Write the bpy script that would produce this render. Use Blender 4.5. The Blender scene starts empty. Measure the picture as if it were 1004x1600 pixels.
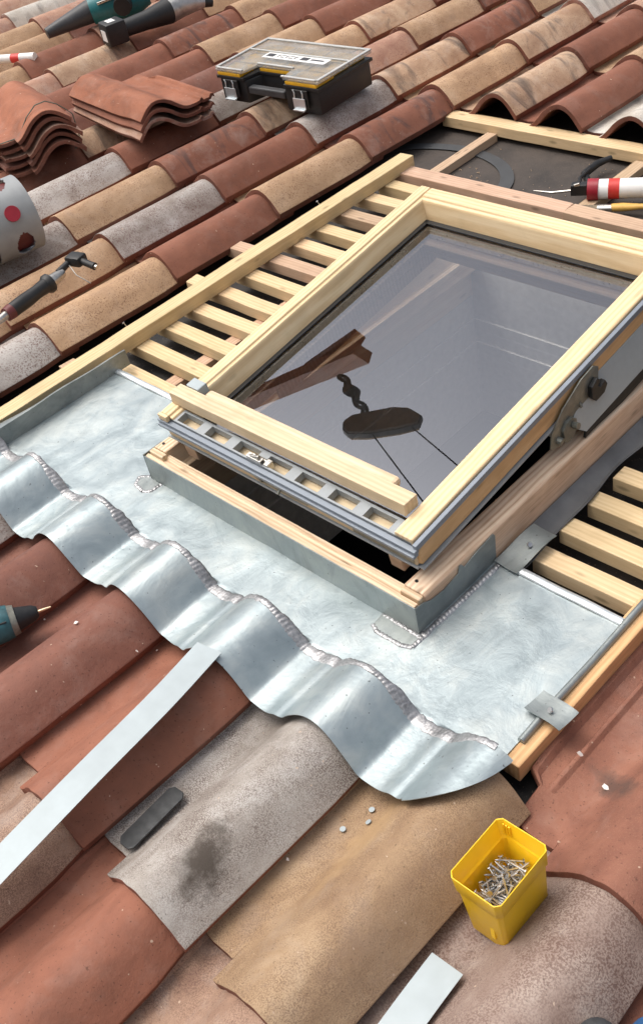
import bpy, bmesh, math, random
from mathutils import Matrix, Vector, noise
random.seed(7)
sc = bpy.context.scene
R = math.radians
# ---------------------------------------------------------------- roof frame: x along the eaves, y up the slope, z off the roof
TILT = Matrix.Rotation(R(17), 4, 'X')
P = 0.2188          # width one tile covers
B = 0.36            # length one course covers
# ---------------------------------------------------------------- camera
cam = bpy.data.cameras.new('camera'); co = bpy.data.objects.new('camera', cam); sc.collection.objects.link(co)
fwd = Vector((-0.60090626, 0.45088496, -0.66001092)); right = Vector((0.7061578, 0.68632722, -0.17405776))
up = right.cross(fwd)
CM = Matrix((right, up, -fwd)).transposed().to_4x4(); CM.translation = Vector((1.99006, -0.871116, 1.198015))
co.matrix_world = TILT @ CM
cam.sensor_fit = 'VERTICAL'; cam.sensor_height = 24; cam.lens = 24 * 1617.383 / 1600
cam.clip_start = .02; cam.clip_end = 500
sc.camera = co
# ---------------------------------------------------------------- sky, sun, exposure
SUN_DIR = (TILT.to_3x3() @ Vector((-.38, -.12, .92))).normalized()      # towards the sun
w = bpy.data.worlds.new('World'); sc.world = w; w.use_nodes = True
nt = w.node_tree; bg = nt.nodes['Background']; sky = nt.nodes.new('ShaderNodeTexSky')
sky.sky_type = 'NISHITA'; sky.sun_disc = False
sky.sun_elevation = math.asin(SUN_DIR.z); sky.sun_rotation = math.atan2(SUN_DIR.x, SUN_DIR.y)
sky.dust_density = 8.0; sky.air_density = 1.0
hs = nt.nodes.new('ShaderNodeHueSaturation'); hs.inputs['Saturation'].default_value = .48
nt.links.new(sky.outputs[0], hs.inputs['Color']); nt.links.new(hs.outputs[0], bg.inputs[0])
bg.inputs[1].default_value = 0.15
sun = bpy.data.lights.new('sun', 'SUN'); so = bpy.data.objects.new('sun', sun); sc.collection.objects.link(so)
sun.energy = 0.5; sun.angle = R(55); sun.color = (1, .97, .92)
so.rotation_euler = SUN_DIR.to_track_quat('Z', 'Y').to_euler(); so.location = (0, 0, 6)
sc.view_settings.view_transform = 'Standard'; sc.view_settings.look = 'None'
sc.view_settings.exposure = 0.42; sc.view_settings.gamma = 1
# ---------------------------------------------------------------- helpers
W = {}              # roof-frame matrix of every object built
def tag(o, label=None, cat=None, group=None, kind=None):
    if label: o['label'] = label
    if cat: o['category'] = cat
    if group: o['group'] = group
    if kind: o['kind'] = kind
    return o
def place(o, M, parent=None):
    W[o.name] = M
    if parent:
        o.parent = parent; o.matrix_basis = W[parent.name].inverted() @ M
    else:
        o.matrix_basis = M
    return o
def empty(name, M, label, cat, group=None):
    o = bpy.data.objects.new(name, None); sc.collection.objects.link(o); o.empty_display_size = .05
    place(o, M); return tag(o, label, cat, group)
def T(x, y, z, rz=0, rx=0, ry=0):
    return Matrix.Translation((x, y, z)) @ Matrix.Rotation(rz, 4, 'Z') @ Matrix.Rotation(ry, 4, 'Y') @ Matrix.Rotation(rx, 4, 'X')
def frame(o, x, y):
    x = Vector(x).normalized(); z = x.cross(Vector(y)).normalized(); y = z.cross(x)
    m = Matrix((x, y, z)).transposed().to_4x4(); m.translation = Vector(o); return m
def build(name, bm, mats, M=None, parent=None, smooth=False, bev=0, sharp=35, seg=2):
    if bev:
        bm.normal_update()
        es = [e for e in bm.edges if len(e.link_faces) == 2 and e.calc_face_angle(0) > R(40)]
        bmesh.ops.bevel(bm, geom=es, offset=bev, segments=seg, affect='EDGES', profile=.5, clamp_overlap=True)
    me = bpy.data.meshes.new(name); bm.normal_update(); bm.to_mesh(me); bm.free()
    for m in (mats if isinstance(mats, (list, tuple)) else [mats]): me.materials.append(m)
    if smooth:
        me.shade_smooth(); me.set_sharp_from_angle(angle=R(sharp))
    o = bpy.data.objects.new(name, me); sc.collection.objects.link(o)
    return place(o, M if M is not None else Matrix(), parent)
def box(bm, x0, x1, y0, y1, z0, z1, M=None, mi=0):
    vs = [bm.verts.new(v) for v in ((x0, y0, z0), (x1, y0, z0), (x1, y1, z0), (x0, y1, z0), (x0, y0, z1), (x1, y0, z1), (x1, y1, z1), (x0, y1, z1))]
    if M is not None:
        for v in vs: v.co = M @ v.co
    for f in ((3, 2, 1, 0), (4, 5, 6, 7), (0, 1, 5, 4), (1, 2, 6, 5), (2, 3, 7, 6), (3, 0, 4, 7)):
        bm.faces.new([vs[i] for i in f]).material_index = mi
    return bm
def prism(bm, pts, h0, h1, M=None, mi=0):
    a = [bm.verts.new((x, y, h0)) for x, y in pts]; b = [bm.verts.new((x, y, h1)) for x, y in pts]
    if M is not None:
        for v in a + b: v.co = M @ v.co
    n = len(pts)
    bm.faces.new(a[::-1]).material_index = mi; bm.faces.new(b).material_index = mi
    for i in range(n): bm.faces.new((a[i], a[(i+1) % n], b[(i+1) % n], b[i])).material_index = mi
    return bm
def tube(bm, pts, r, n=10, mi=0, caps=True, sq=1.0):
    pts = [Vector(p) for p in pts]; rr = r if isinstance(r, (list, tuple)) else [r] * len(pts); rings = []
    ref = Vector((0, 0, 1))
    for i, p in enumerate(pts):
        d = (pts[min(i+1, len(pts)-1)] - pts[max(i-1, 0)]).normalized()
        if abs(d.dot(ref)) > .95: ref = Vector((1, 0, 0))
        s = d.cross(ref).normalized(); u = s.cross(d)
        rings.append([bm.verts.new(p + s * math.cos(2*math.pi*k/n) * rr[i] + u * math.sin(2*math.pi*k/n) * rr[i] * sq) for k in range(n)])
    for a, b in zip(rings, rings[1:]):
        for k in range(n): bm.faces.new((a[k], a[(k+1) % n], b[(k+1) % n], b[k])).material_index = mi
    if caps:
        bm.faces.new(rings[0][::-1]).material_index = mi; bm.faces.new(rings[-1]).material_index = mi
    return bm
def grid(bm, f, us, vs, mi=0, skip=None):
    g = [[bm.verts.new(f(u, v)) for v in vs] for u in us]
    for i in range(len(us)-1):
        for j in range(len(vs)-1):
            if skip and skip(.5*(us[i]+us[i+1]), .5*(vs[j]+vs[j+1])): continue
            bm.faces.new((g[i][j], g[i+1][j], g[i+1][j+1], g[i][j+1])).material_index = mi
    for v in [v for v in bm.verts if not v.link_faces]: bm.verts.remove(v)
    return bm
def thicken(bm, t):
    bm.normal_update(); bmesh.ops.solidify(bm, geom=bm.faces[:], thickness=t); return bm
def lin(a, b, n): return [a + (b-a)*i/(n-1) for i in range(n)]
def text(name, s, size, M, mat, parent, sx=1.0):
    c = bpy.data.curves.new(name, 'FONT'); c.body = s; c.size = size; c.align_x = 'CENTER'; c.align_y = 'CENTER'; c.extrude = .0002
    o = bpy.data.objects.new(name, c); sc.collection.objects.link(o)
    me = bpy.data.meshes.new_from_object(o.evaluated_get(bpy.context.evaluated_depsgraph_get()))
    bpy.data.objects.remove(o); me.materials.clear(); me.materials.append(mat)
    o = bpy.data.objects.new(name, me); sc.collection.objects.link(o); return place(o, M @ Matrix.Diagonal((sx, 1, 1, 1)), parent)
# ---------------------------------------------------------------- materials
class NT:
    def __init__(s, name):
        s.m = bpy.data.materials.new(name); s.m.use_nodes = True; s.t = s.m.node_tree; s.b = s.t.nodes['Principled BSDF']
        s.tc = s.t.nodes.new('ShaderNodeTexCoord'); s.oi = s.t.nodes.new('ShaderNodeObjectInfo')
    def n(s, kind, **kw):
        nd = s.t.nodes.new('ShaderNode' + kind)
        for k, v in kw.items():
            if hasattr(nd, k) and k not in nd.inputs: setattr(nd, k, v)
            else: s.set(nd, k, v)
        return nd
    def set(s, nd, k, v):
        i = nd.inputs[k]
        if isinstance(v, bpy.types.NodeSocket): s.t.links.new(v, i)
        else: i.default_value = v
    def coords(s, scale=(1, 1, 1), rnd=9.0):
        mp = s.n('Mapping'); s.set(mp, 'Vector', s.tc.outputs['Object']); mp.inputs['Scale'].default_value = scale
        if rnd:
            c = s.n('CombineXYZ'); m = s.math('MULTIPLY', s.oi.outputs['Random'], rnd)
            for k in 'XYZ': s.set(c, k, m)
            s.set(mp, 'Location', c.outputs[0])
        return mp.outputs[0]
    def noise(s, vec, scale, detail=4, rough=.55, dist=0):
        nd = s.n('TexNoise'); s.set(nd, 'Vector', vec); s.set(nd, 'Scale', scale); s.set(nd, 'Detail', detail); s.set(nd, 'Roughness', rough); s.set(nd, 'Distortion', dist)
        return nd.outputs['Fac']
    def ramp(s, fac, stops):
        nd = s.n('ValToRGB'); s.set(nd, 'Fac', fac); e = nd.color_ramp.elements
        while len(e) < len(stops): e.new(.5)
        for el, (p, c) in zip(e, stops):
            el.position = p; el.color = (*c, 1) if isinstance(c, (tuple, list)) else (c, c, c, 1)
        return nd.outputs[0]
    def math(s, op, a, b=None, clamp=False):
        nd = s.n('Math', operation=op); nd.use_clamp = clamp; s.set(nd, 0, a)
        if b is not None: s.set(nd, 1, b)
        return nd.outputs[0]
    def mix(s, fac, a, b, mode='MIX'):
        nd = s.t.nodes.new('ShaderNodeMix'); nd.data_type = 'RGBA'; nd.blend_type = mode
        for i, v in ((0, fac), (6, a), (7, b)):
            if isinstance(v, bpy.types.NodeSocket): s.t.links.new(v, nd.inputs[i])
            else: nd.inputs[i].default_value = (*v, 1) if isinstance(v, tuple) and len(v) == 3 else v
        return nd.outputs[2]
    def out(s, color=None, rough=None, metal=None, bump=None, bs=.3, bd=.002, spec=None):
        if color is not None: s.set(s.b, 'Base Color', (*color, 1) if isinstance(color, tuple) else color)
        if rough is not None: s.set(s.b, 'Roughness', rough)
        if metal is not None: s.set(s.b, 'Metallic', metal)
        if spec is not None: s.set(s.b, 'Specular IOR Level', spec)
        if bump is not None:
            bn = s.n('Bump'); s.set(bn, 'Height', bump); s.set(bn, 'Strength', bs); s.set(bn, 'Distance', bd)
            s.set(s.b, 'Normal', bn.outputs[0])
        return s.m
def plain(name, c, rough=.5, metal=0, var=.15, bump=0, scale=60):
    s = NT(name); v = s.coords()
    f = s.noise(v, scale, 3); k = s.noise(v, scale*.12, 3)
    f2 = s.math('MULTIPLY', s.math('ADD', f, k), .5)
    lo = tuple(x*(1-var) for x in c); hi = tuple(min(1, x*(1+var)) for x in c)
    col = s.ramp(f2, [(.35, lo), (.65, hi)])
    rg = s.ramp(f2, [(.3, max(.02, rough-.08)), (.7, min(1, rough+.1))])
    return s.out(col, rg, metal, f if bump else None, bump or .1, .001)
def clay(name, c1, c2, c3, speck=None, sp_lo=.52, sp_amt=.6, soot=0, dust=(.55, .5, .45), dust_amt=.25, spot=None, sc_sp=260, bs=.5):
    s = NT(name); v = s.coords(); vs = s.coords((1.0, .55, 1.0))
    big = s.noise(vs, 9, 4, .6, .6); mid = s.noise(v, 38, 4, .6)
    col = s.ramp(s.math('ADD', s.math('MULTIPLY', big, .72), s.math('MULTIPLY', mid, .28)), [(.36, c1), (.5, c2), (.63, c3)])
    hue = s.n('HueSaturation'); s.set(hue, 'Color', col)
    s.set(hue, 'Value', s.math('ADD', s.math('MULTIPLY', s.oi.outputs['Random'], .22), .88)); col = hue.outputs[0]
    fine = s.noise(v, sc_sp, 3, .65); fine2 = s.noise(v, 420, 2, .6)
    if speck:
        patch = s.ramp(s.noise(vs, 16, 4, .6), [(.38, .25), (.6, 1.0)])
        m = s.ramp(fine, [(sp_lo, 0), (sp_lo+.07, sp_amt)]); m = s.math('MULTIPLY', m, patch)
        col = s.mix(m, col, speck)
    d = s.math('MULTIPLY', s.ramp(s.noise(v, 14, 5, .7, .4), [(.5, 0), (.72, 1.0)]), dust_amt)
    col = s.mix(d, col, dust)
    pits = s.ramp(s.noise(v, 260, 2, .5), [(.66, 0), (.70, .55)]); col = s.mix(pits, col, tuple(x*.35 for x in c1))
    chips = s.ramp(s.noise(v, 120, 1, .3), [(.79, 0), (.81, .7)]); col = s.mix(chips, col, (.55, .42, .32))
    if soot:
        b = s.noise(s.coords((.8, 1.9, .8), 13), 7, 4, .62, 1.2)
        m = s.math('MULTIPLY', s.ramp(b, [(.52, 0), (.60, .55), (.70, 1)]), soot); col = s.mix(m, col, (.045, .042, .045))
    for sp in (spot or []):
        px, py, rx, ry, ang, amt, cc = sp
        mp = s.n('Mapping', vector_type='TEXTURE'); s.set(mp, 'Vector', s.tc.outputs['Object'])
        mp.inputs['Location'].default_value = (px, py, 0); mp.inputs['Rotation'].default_value = (0, 0, ang); mp.inputs['Scale'].default_value = (rx, ry, 10)
        ln = s.n('VectorMath', operation='LENGTH'); s.set(ln, 0, mp.outputs[0])
        dd = s.math('ADD', ln.outputs['Value'], s.math('MULTIPLY', s.math('SUBTRACT', s.noise(v, 45, 5, .7), .5), 1.6))
        m = s.math('MULTIPLY', s.ramp(dd, [(.35, 1), (.75, .45), (1.15, 0)]), amt); col = s.mix(m, col, cc)
    h = s.math('ADD', s.math('MULTIPLY', fine, .6), s.math('MULTIPLY', fine2, .4)); h = s.math('ADD', h, s.math('MULTIPLY', mid, 1.2))
    return s.out(col, s.ramp(mid, [(.3, .72), (.7, .9)]), 0, h, bs, .0022, .35)
RED = ((.185, .074, .046), (.235, .094, .059), (.275, .114, .072))
TAN = ((.330, .205, .120), (.440, .285, .170), (.540, .370, .240))
GRY = ((.250, .210, .180), (.365, .325, .292), (.470, .440, .410))
PNK = ((.330, .170, .120), (.430, .250, .175), (.500, .330, .240))
clay_red = clay('clay_red', *RED, dust_amt=.07, sc_sp=120)
clay_new = clay('clay_fresh_orange', (.22, .085, .048), (.31, .118, .066), (.37, .15, .088), dust_amt=.1, sc_sp=120)
clay_red_b = clay('clay_deep_red', (.150, .062, .045), (.190, .080, .056), (.225, .098, .070), dust_amt=.10, sc_sp=120)
clay_sooty = clay('clay_red_sooty', *RED, soot=.75, dust_amt=.2)
clay_tan = clay('clay_tan', *TAN, speck=(.21, .105, .06), sp_amt=.65, dust_amt=.1)
clay_tan_sooty = clay('clay_tan_sooty', (.33, .20, .125), (.43, .285, .185), (.53, .38, .26), speck=(.24, .12, .07), sp_amt=.4, soot=.7)
clay_grey = clay('clay_grey', *GRY, speck=(.15, .075, .062), sp_lo=.50, sp_amt=.72, dust=(.6, .58, .56), dust_amt=.3)
clay_pale = clay('clay_pale', (.42, .37, .31), (.52, .48, .42), (.60, .57, .52), soot=.45, speck=(.3, .2, .15), sp_amt=.3)
clay_pink = clay('clay_pink', *PNK, speck=(.22, .10, .065), sp_amt=.4, dust_amt=.3)
clay_body = clay('clay_body', (.125, .046, .030), (.17, .064, .042), (.22, .085, .057), dust_amt=.08)
clay_body_grey = clay('clay_body_grey', (.20, .09, .06), (.27, .12, .085), (.36, .22, .17), dust_amt=.5)
# foreground coats with stains of their own
clay_fg_grey = clay('clay_fg_grey', (.25, .222, .195), (.33, .30, .268), (.41, .385, .355), speck=(.105, .068, .055), sp_lo=.47, sp_amt=.8, dust=(.6, .58, .56), dust_amt=.3,
                    spot=[(-.048, .085, .030, .060, R(20), .95, (.070, .056, .045)), (-.16, .30, .05, .08, 0, .25, (.09, .075, .06))], sc_sp=560)
clay_fg_tan = clay('clay_fg_tan', (.30, .190, .110), (.38, .255, .150), (.46, .325, .200), speck=(.14, .080, .052), sp_lo=.48, sp_amt=.6, dust_amt=.12,
                   spot=[(-.02, .20, .06, .25, 0, .35, (.20, .125, .085)), (-.15, .25, .03, .12, 0, .35, (.50, .33, .16))], sc_sp=560)
clay_fg_pink = clay('clay_fg_pink', (.235, .165, .135), (.30, .225, .188), (.38, .305, .26), speck=(.125, .070, .055), sp_lo=.47, sp_amt=.75, dust_amt=.25, sc_sp=400)
clay_fg_rust = clay('clay_fg_rust', (.165, .068, .046), (.225, .095, .063), (.285, .128, .085), speck=(.36, .20, .13), sp_lo=.56, sp_amt=.4, dust_amt=.1,
                    spot=[(-.165, .155, .050, .022, R(-20), .7, (.07, .05, .042))], sc_sp=560, bs=.8)
clay_fg_brown = clay('clay_fg_brown', (.22, .13, .09), (.31, .20, .14), (.40, .27, .20), speck=(.12, .065, .05), sp_lo=.47, sp_amt=.7, sc_sp=560)
def wood(name, c1, c2, c3, knots=.6, grain=1.0, rough=.6, bs=.25):
    s = NT(name); v = s.coords((1.0, 14, 14)); v0 = s.coords((1, 1, 1)); vk = s.coords((4, 12, 12))
    g = s.noise(v, 7, 5, .6, .8); g2 = s.noise(s.coords((.6, 60, 60)), 9, 3, .6)
    wv = s.n('TexWave', wave_type='BANDS', bands_direction='Y'); s.set(wv, 'Vector', s.coords((.35, 1, 1))); s.set(wv, 'Scale', 34.0); s.set(wv, 'Distortion', 3.5); s.set(wv, 'Detail', 3.0); s.set(wv, 'Detail Scale', .7)
    f = s.math('ADD', s.math('MULTIPLY', g, .45), s.math('MULTIPLY', wv.outputs['Fac'], .20*grain)); f = s.math('ADD', f, s.math('MULTIPLY', g2, .35))
    col = s.ramp(f, [(.30, c1), (.5, c2), (.72, c3)])
    hue = s.n('HueSaturation'); s.set(hue, 'Color', col); s.set(hue, 'Value', s.math('ADD', s.math('MULTIPLY', s.oi.outputs['Random'], .18), .9))
    s.set(hue, 'Hue', s.math('ADD', s.math('MULTIPLY', s.oi.outputs['Random'], -.018), .506)); col = hue.outputs[0]
    vo = s.n('TexVoronoi'); s.set(vo, 'Vector', vk); s.set(vo, 'Scale', 2.6)
    k = s.math('MULTIPLY', s.ramp(vo.outputs['Distance'], [(.06, 1), (.11, .6), (.17, 0)]), knots)
    col = s.mix(k, col, tuple(x*.35 for x in c1))
    stain = s.math('MULTIPLY', s.ramp(s.noise(v0, 9, 4, .6), [(.52, 0), (.72, 1)]), .30); col = s.mix(stain, col, tuple(x*.62 for x in c1))
    return s.out(col, rough, 0, f, bs, .0015, .3)
wood_new = wood('wood_new', (.56, .41, .22), (.69, .52, .30), (.78, .63, .40), grain=.7)
wood_sash = wood('wood_sash', (.60, .45, .235), (.70, .545, .30), (.78, .64, .39), knots=.25, grain=1.3, rough=.42)
wood_pale = wood('wood_pale', (.58, .44, .27), (.69, .54, .35), (.77, .63, .45), knots=.2)
wood_pink = wood('wood_pink', (.42, .28, .18), (.53, .375, .25), (.62, .47, .34), grain=.7)
wood_frame = wood('wood_frame', (.44, .295, .18), (.68, .51, .34), (.78, .63, .46), grain=1.4, knots=.8)
wood_jamb = wood('wood_jamb', (.46, .31, .19), (.68, .51, .34), (.77, .63, .45), grain=1.4, knots=.6)
wood_orange = wood('wood_orange', (.50, .31, .14), (.64, .41, .19), (.72, .50, .26), knots=.3)
wood_dark = wood('wood_dark', (.12, .06, .03), (.20, .10, .05), (.28, .15, .08))
def zinc(name, c1, c2, c3, r0=.26, r1=.5, smear=.38, metal=.68):
    s = NT(name); v = s.coords(rnd=0); vv = s.coords((1.6, .8, 1), 0)
    a = s.noise(vv, 6.5, 5, .6, 1.0); b = s.noise(v, 22, 5, .65, .6); c = s.noise(v, 160, 3, .6)
    f = s.math('ADD', s.math('MULTIPLY', a, .62), s.math('MULTIPLY', b, .38))
    col = s.ramp(f, [(.34, c1), (.49, c2), (.62, c3)])
    sm = s.math('MULTIPLY', s.ramp(s.noise(s.coords((2.2, .7, 1), 0), 5, 6, .68, 1.6), [(.53, 0), (.68, 1)]), smear)
    col = s.mix(sm, col, tuple(x*.45 for x in c1))
    h = s.math('ADD', s.math('MULTIPLY', a, 2.2), s.math('ADD', b, s.math('MULTIPLY', c, .08)))
    sp = s.ramp(s.noise(v, 210, 1, .3), [(.765, 0), (.78, .7)]); col = s.mix(sp, col, (.08, .08, .08))
    return s.out(col, s.ramp(s.math('ADD', s.math('MULTIPLY', a, .5), s.math('MULTIPLY', b, .5)), [(.35, r0), (.65, r1)]), metal, h, .22, .004)
zinc_sheet = zinc('zinc_sheet', (.29, .345, .36), (.37, .43, .445), (.46, .505, .50), .34, .5, .25)
zinc_up = zinc('zinc_upstand', (.19, .22, .22), (.26, .29, .29), (.34, .37, .36), .35, .55, .35)
zinc_bright = zinc('zinc_bright', (.66, .72, .74), (.74, .79, .81), (.80, .84, .86), .25, .4, .1)
solder = plain('solder', (.36, .36, .365), .45, .75, .35, .6, 240)
solder_dark = plain('solder_flux', (.22, .21, .20), .45, .7, .3, .7, 200)
white_metal = plain('white_coated_strip', (.36, .41, .425), .5, .15, .13, .4, 22)
grey_alu = plain('grey_aluminium', (.30, .325, .34), .45, .1, .08, .05, 90)
cover_m = plain('light_grey_cover', (.36, .395, .40), .42, .1, .05, .05, 90)
blue_alu = plain('blue_grey_aluminium', (.22, .25, .29), .42, .2, .06, .05, 90)
steel = plain('steel', (.52, .50, .46), .3, 1, .2, .2, 150)
steel_hinge = plain('hinge_steel', (.22, .225, .195), .42, .5, .25, .25, 90)
nail_steel = plain('nail_steel', (.46, .465, .47), .32, .9, .3, .2, 200)
black_pl = plain('black_plastic', (.012, .013, .014), .5, 0, .3, .2, 120)
dark_pl = plain('dark_grey_plastic', (.045, .047, .05), .5, 0, .25, .2, 120)
rubber = plain('gasket_rubber', (.014, .014, .014), .55)
teal = plain('teal_plastic', (.012, .145, .155), .42, 0, .15, .1, 80)
teal_dk = plain('worn_teal_plastic', (.022, .085, .100), .4, 0, .6, .3, 60)
redp = plain('red_plastic', (.30, .012, .025), .4)
maroon = plain('maroon_plastic', (.13, .025, .025), .45)
yellow = plain('yellow_plastic', (.88, .55, .014), .38, 0, .05, .1, 50)
yellow_cup = plain('amber_plastic', (.72, .40, .02), .4)
white_lb = plain('white_label', (.75, .74, .72), .5, 0, .08)
ink = plain('black_ink', (.03, .03, .035), .5)
red_ink = plain('red_ink', (.60, .04, .03), .45)
gas_grey = plain('grey_paint', (.30, .315, .32), .42, 0, .12, .1, 30)
blue_cloth = plain('blue_cloth', (.02, .10, .26), .7, 0, .3, .5, 120)
copper = plain('copper', (.55, .22, .10), .35, 1)
brass = plain('bright_bit', (.75, .6, .4), .3, 1)
brush_wood = plain('brush_handle', (.62, .36, .08), .45)
lead = plain('lead_plate', (.055, .058, .06), .33, .5, .4, .4, 60)
white_chip = plain('white_chip', (.8, .74, .68), .5)
tape_grey = plain('tape_grey', (.050, .053, .056), .6, 0, .2, .2, 60)
s = NT('underlay_membrane'); v = s.coords(rnd=0)
c_ = s.ramp(s.noise(v, 6, 5, .65, .4), [(.35, (.012, .012, .013)), (.55, (.030, .026, .023)), (.72, (.060, .044, .034))])
c_ = s.mix(s.ramp(s.noise(v, 150, 3, .7), [(.64, 0), (.70, .5)]), c_, (.28, .21, .15))
sep_ = s.n('SeparateXYZ'); s.set(sep_, 0, v)
dm = s.math('MULTIPLY', s.ramp(s.math('MULTIPLY', sep_.outputs['Y'], .5), [(.50, 0), (.54, 1)]), s.ramp(s.noise(v, 9, 5, .7), [(.30, .25), (.6, .95)]))
c_ = s.mix(dm, c_, (.066, .052, .043))
underlay_m = s.out(c_, .75, 0, s.noise(v, 60, 4, .7), .6, .004)
s = NT('grey_membrane'); v = s.coords(rnd=0)
membrane_m = s.out(s.ramp(s.noise(v, 12, 4), [(.35, (.085, .087, .090)), (.65, (.135, .137, .14))]), .7, 0, s.noise(v, 500, 2), .3, .001)
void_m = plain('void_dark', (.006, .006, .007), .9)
s = NT('window_glass')
for nd in list(s.t.nodes):
    if nd.type == 'BSDF_PRINCIPLED': s.t.nodes.remove(nd)
fr = s.n('Fresnel'); fr.inputs['IOR'].default_value = 2.8
tr = s.n('BsdfTransparent'); tr.inputs[0].default_value = (.74, .78, .80, 1)
gl = s.n('BsdfGlossy'); gl.inputs['Roughness'].default_value = .004; gl.inputs[0].default_value = (.88, .92, 1, 1)
mx = s.n('MixShader'); s.t.links.new(fr.outputs[0], mx.inputs[0]); s.t.links.new(tr.outputs[0], mx.inputs[1]); s.t.links.new(gl.outputs[0], mx.inputs[2])
s.t.links.new(mx.outputs[0], s.t.nodes['Material Output'].inputs[0]); glass_m = s.m
s = NT('clear_lid_plastic')
for nd in list(s.t.nodes):
    if nd.type == 'BSDF_PRINCIPLED': s.t.nodes.remove(nd)
df = s.n('BsdfPrincipled'); df.inputs['Base Color'].default_value = (.44, .44, .42, 1); df.inputs['Roughness'].default_value = .25
tr = s.n('BsdfTransparent'); tr.inputs[0].default_value = (.92, .92, .9, 1)
mx = s.n('MixShader'); s.t.links.new(s.ramp(s.noise(s.coords(), 30, 4), [(.3, .22), (.7, .55)]), mx.inputs[0])
s.t.links.new(tr.outputs[0], mx.inputs[1]); s.t.links.new(df.outputs[0], mx.inputs[2])
s.t.links.new(mx.outputs[0], s.t.nodes['Material Output'].inputs[0]); lid_m = s.m
# ---------------------------------------------------------------- roof tiles
TH = .0125
ARC = [(-.176, -.0200), (-.166, -.0145), (-.155, -.0045), (-.143, .0085), (-.128, .0255), (-.108, .0415), (-.092, .0495), (-.076, .0530), (-.060, .0510), (-.045, .0440), (-.030, .0325), (-.017, .0190), (-.007, .0080), (0, .0)]
def smooth_profile(pts, k=3):
    out = []
    for i in range(len(pts)-1):
        p0, p1, p2, p3 = (Vector((*pts[max(0, min(len(pts)-1, i+d))], 0)) for d in (-1, 0, 1, 2))
        for q in range(k):
            t = q / k
            v = .5 * ((2*p1) + (p2-p0)*t + (2*p0-5*p1+4*p2-p3)*t*t + (3*p1-p0-3*p2+p3)*t**3); out.append((v.x, v.y))
    out.append(pts[-1]); return out
def tile_mesh(name, kind):
    """kind: 'laid' or 'edge' (with the interlocking flange of its pan side showing)"""
    ar = smooth_profile(ARC)
    if kind == 'edge':
        pan = [(-.275, -.026), (-.272, -.016), (-.262, -.015), (-.256, -.026), (-.236, -.026), (-.231, -.0150), (-.226, -.0150), (-.221, -.0225), (-.205, -.0235), (-.195, -.0228), (-.185, -.0222)]
        low = [(-.241, -.024), (-.240, -.0185), (-.238, -.0175), (-.236, -.0176), (-.234, -.018), (-.231, -.0185), (-.226, -.019), (-.221, -.020), (-.205, -.0225), (-.195, -.0228), (-.185, -.0222)]
    else:
        pan = [(-.240, -.026), (-.239, -.0175), (-.232, -.0165), (-.227, -.0215), (-.215, -.0230), (-.205, -.0236), (-.187, -.0225)]
        low = pan
    prof = pan + ar; plow = low + ar; npan = len(pan)
    L = .415; ys = [0, .012, .035, .07, .10, .115, .16, .21, .26, .31, .36, L]
    def z_lift(y): return -.036 * y
    bm = bmesh.new(); top = []; bot = []
    def pt(i, y):
        t = 1.0 if kind != 'edge' else max(0, min(1, (y-.098)/.02))
        x = plow[i][0]*(1-t)+prof[i][0]*t; z = plow[i][1]*(1-t)+prof[i][1]*t
        if x > -.06 and y > .30: x -= .009*min(1, (y-.30)/.05)*(1+x/.06)
        a = prof[max(0, i-1)]; b = prof[min(len(prof)-1, i+1)]
        n = Vector((-(b[1]-a[1]), 0, b[0]-a[0])).normalized()
        if i == len(prof)-1: n = Vector((.35, 0, .94))
        if i == 0: n = Vector((0, 0, 1))
        th = (.0175 if i == len(prof)-1 else TH) if i > 1 else .008
        return Vector((x, y, z + z_lift(y))), Vector((x, y, z + z_lift(y))) - n * th
    idx = list(range(len(prof)))
    rows = []
    def add_block(ids, yy):
        rt = []; rb = []
        for y in yy:
            a = []; b = []
            for i in ids:
                p, q = pt(i, y); a.append(bm.verts.new(p)); b.append(bm.verts.new(q))
            rt.append(a); rb.append(b)
        for r in range(len(yy)-1):
            for c in range(len(ids)-1):
                bm.faces.new((rt[r][c], rt[r][c+1], rt[r+1][c+1], rt[r+1][c])).material_index = 0
                bm.faces.new((rb[r][c], rb[r+1][c], rb[r+1][c+1], rb[r][c+1])).material_index = 1
        for r in range(len(yy)-1):
            for c, fl in ((0, False), (len(ids)-1, True)):
                q = (rt[r][c], rt[r+1][c], rb[r+1][c], rb[r][c]); bm.faces.new(q if fl else q[::-1]).material_index = 1
        for r, fl in ((0, True), (len(yy)-1, False)):
            for c in range(len(ids)-1):
                q = (rt[r][c], rt[r][c+1], rb[r][c+1], rb[r][c]); bm.faces.new(q[::-1] if fl else q).material_index = 1
    add_block(idx[:npan+1], [.034] + [y for y in ys if y > .036])
    add_block(idx[npan:], ys)
    bmesh.ops.remove_doubles(bm, verts=bm.verts, dist=.00005)
    # drop the wall shared by both blocks
    bm.normal_update()
    bmesh.ops.recalc_face_normals(bm, faces=bm.faces[:])
    seen = [f for f in bm.faces if any(len(e.link_faces) > 2 for e in f.edges)]
    inner = [f for f in seen if sum(len(e.link_faces) > 2 for e in f.edges) >= 2 and f.material_index == 1 and abs(f.normal.y) < .3
             and abs(f.calc_center_median().x - prof[npan][0]) < .004 and f.calc_center_median().y > .04
             and abs(max(v.co.z for v in f.verts)-min(v.co.z for v in f.verts)) > .008]
    bmesh.ops.delete(bm, geom=inner, context='FACES')
    for v in bm.verts:      # hand-made unevenness
        n = noise.noise(v.co * 9 + Vector((3, 1, 7 if kind == 'edge' else 2)))
        v.co.z += n * .0012; v.co.x += n * .0007
        if v.co.y < .05: v.co.y += noise.noise(v.co * 35) * .0022
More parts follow.
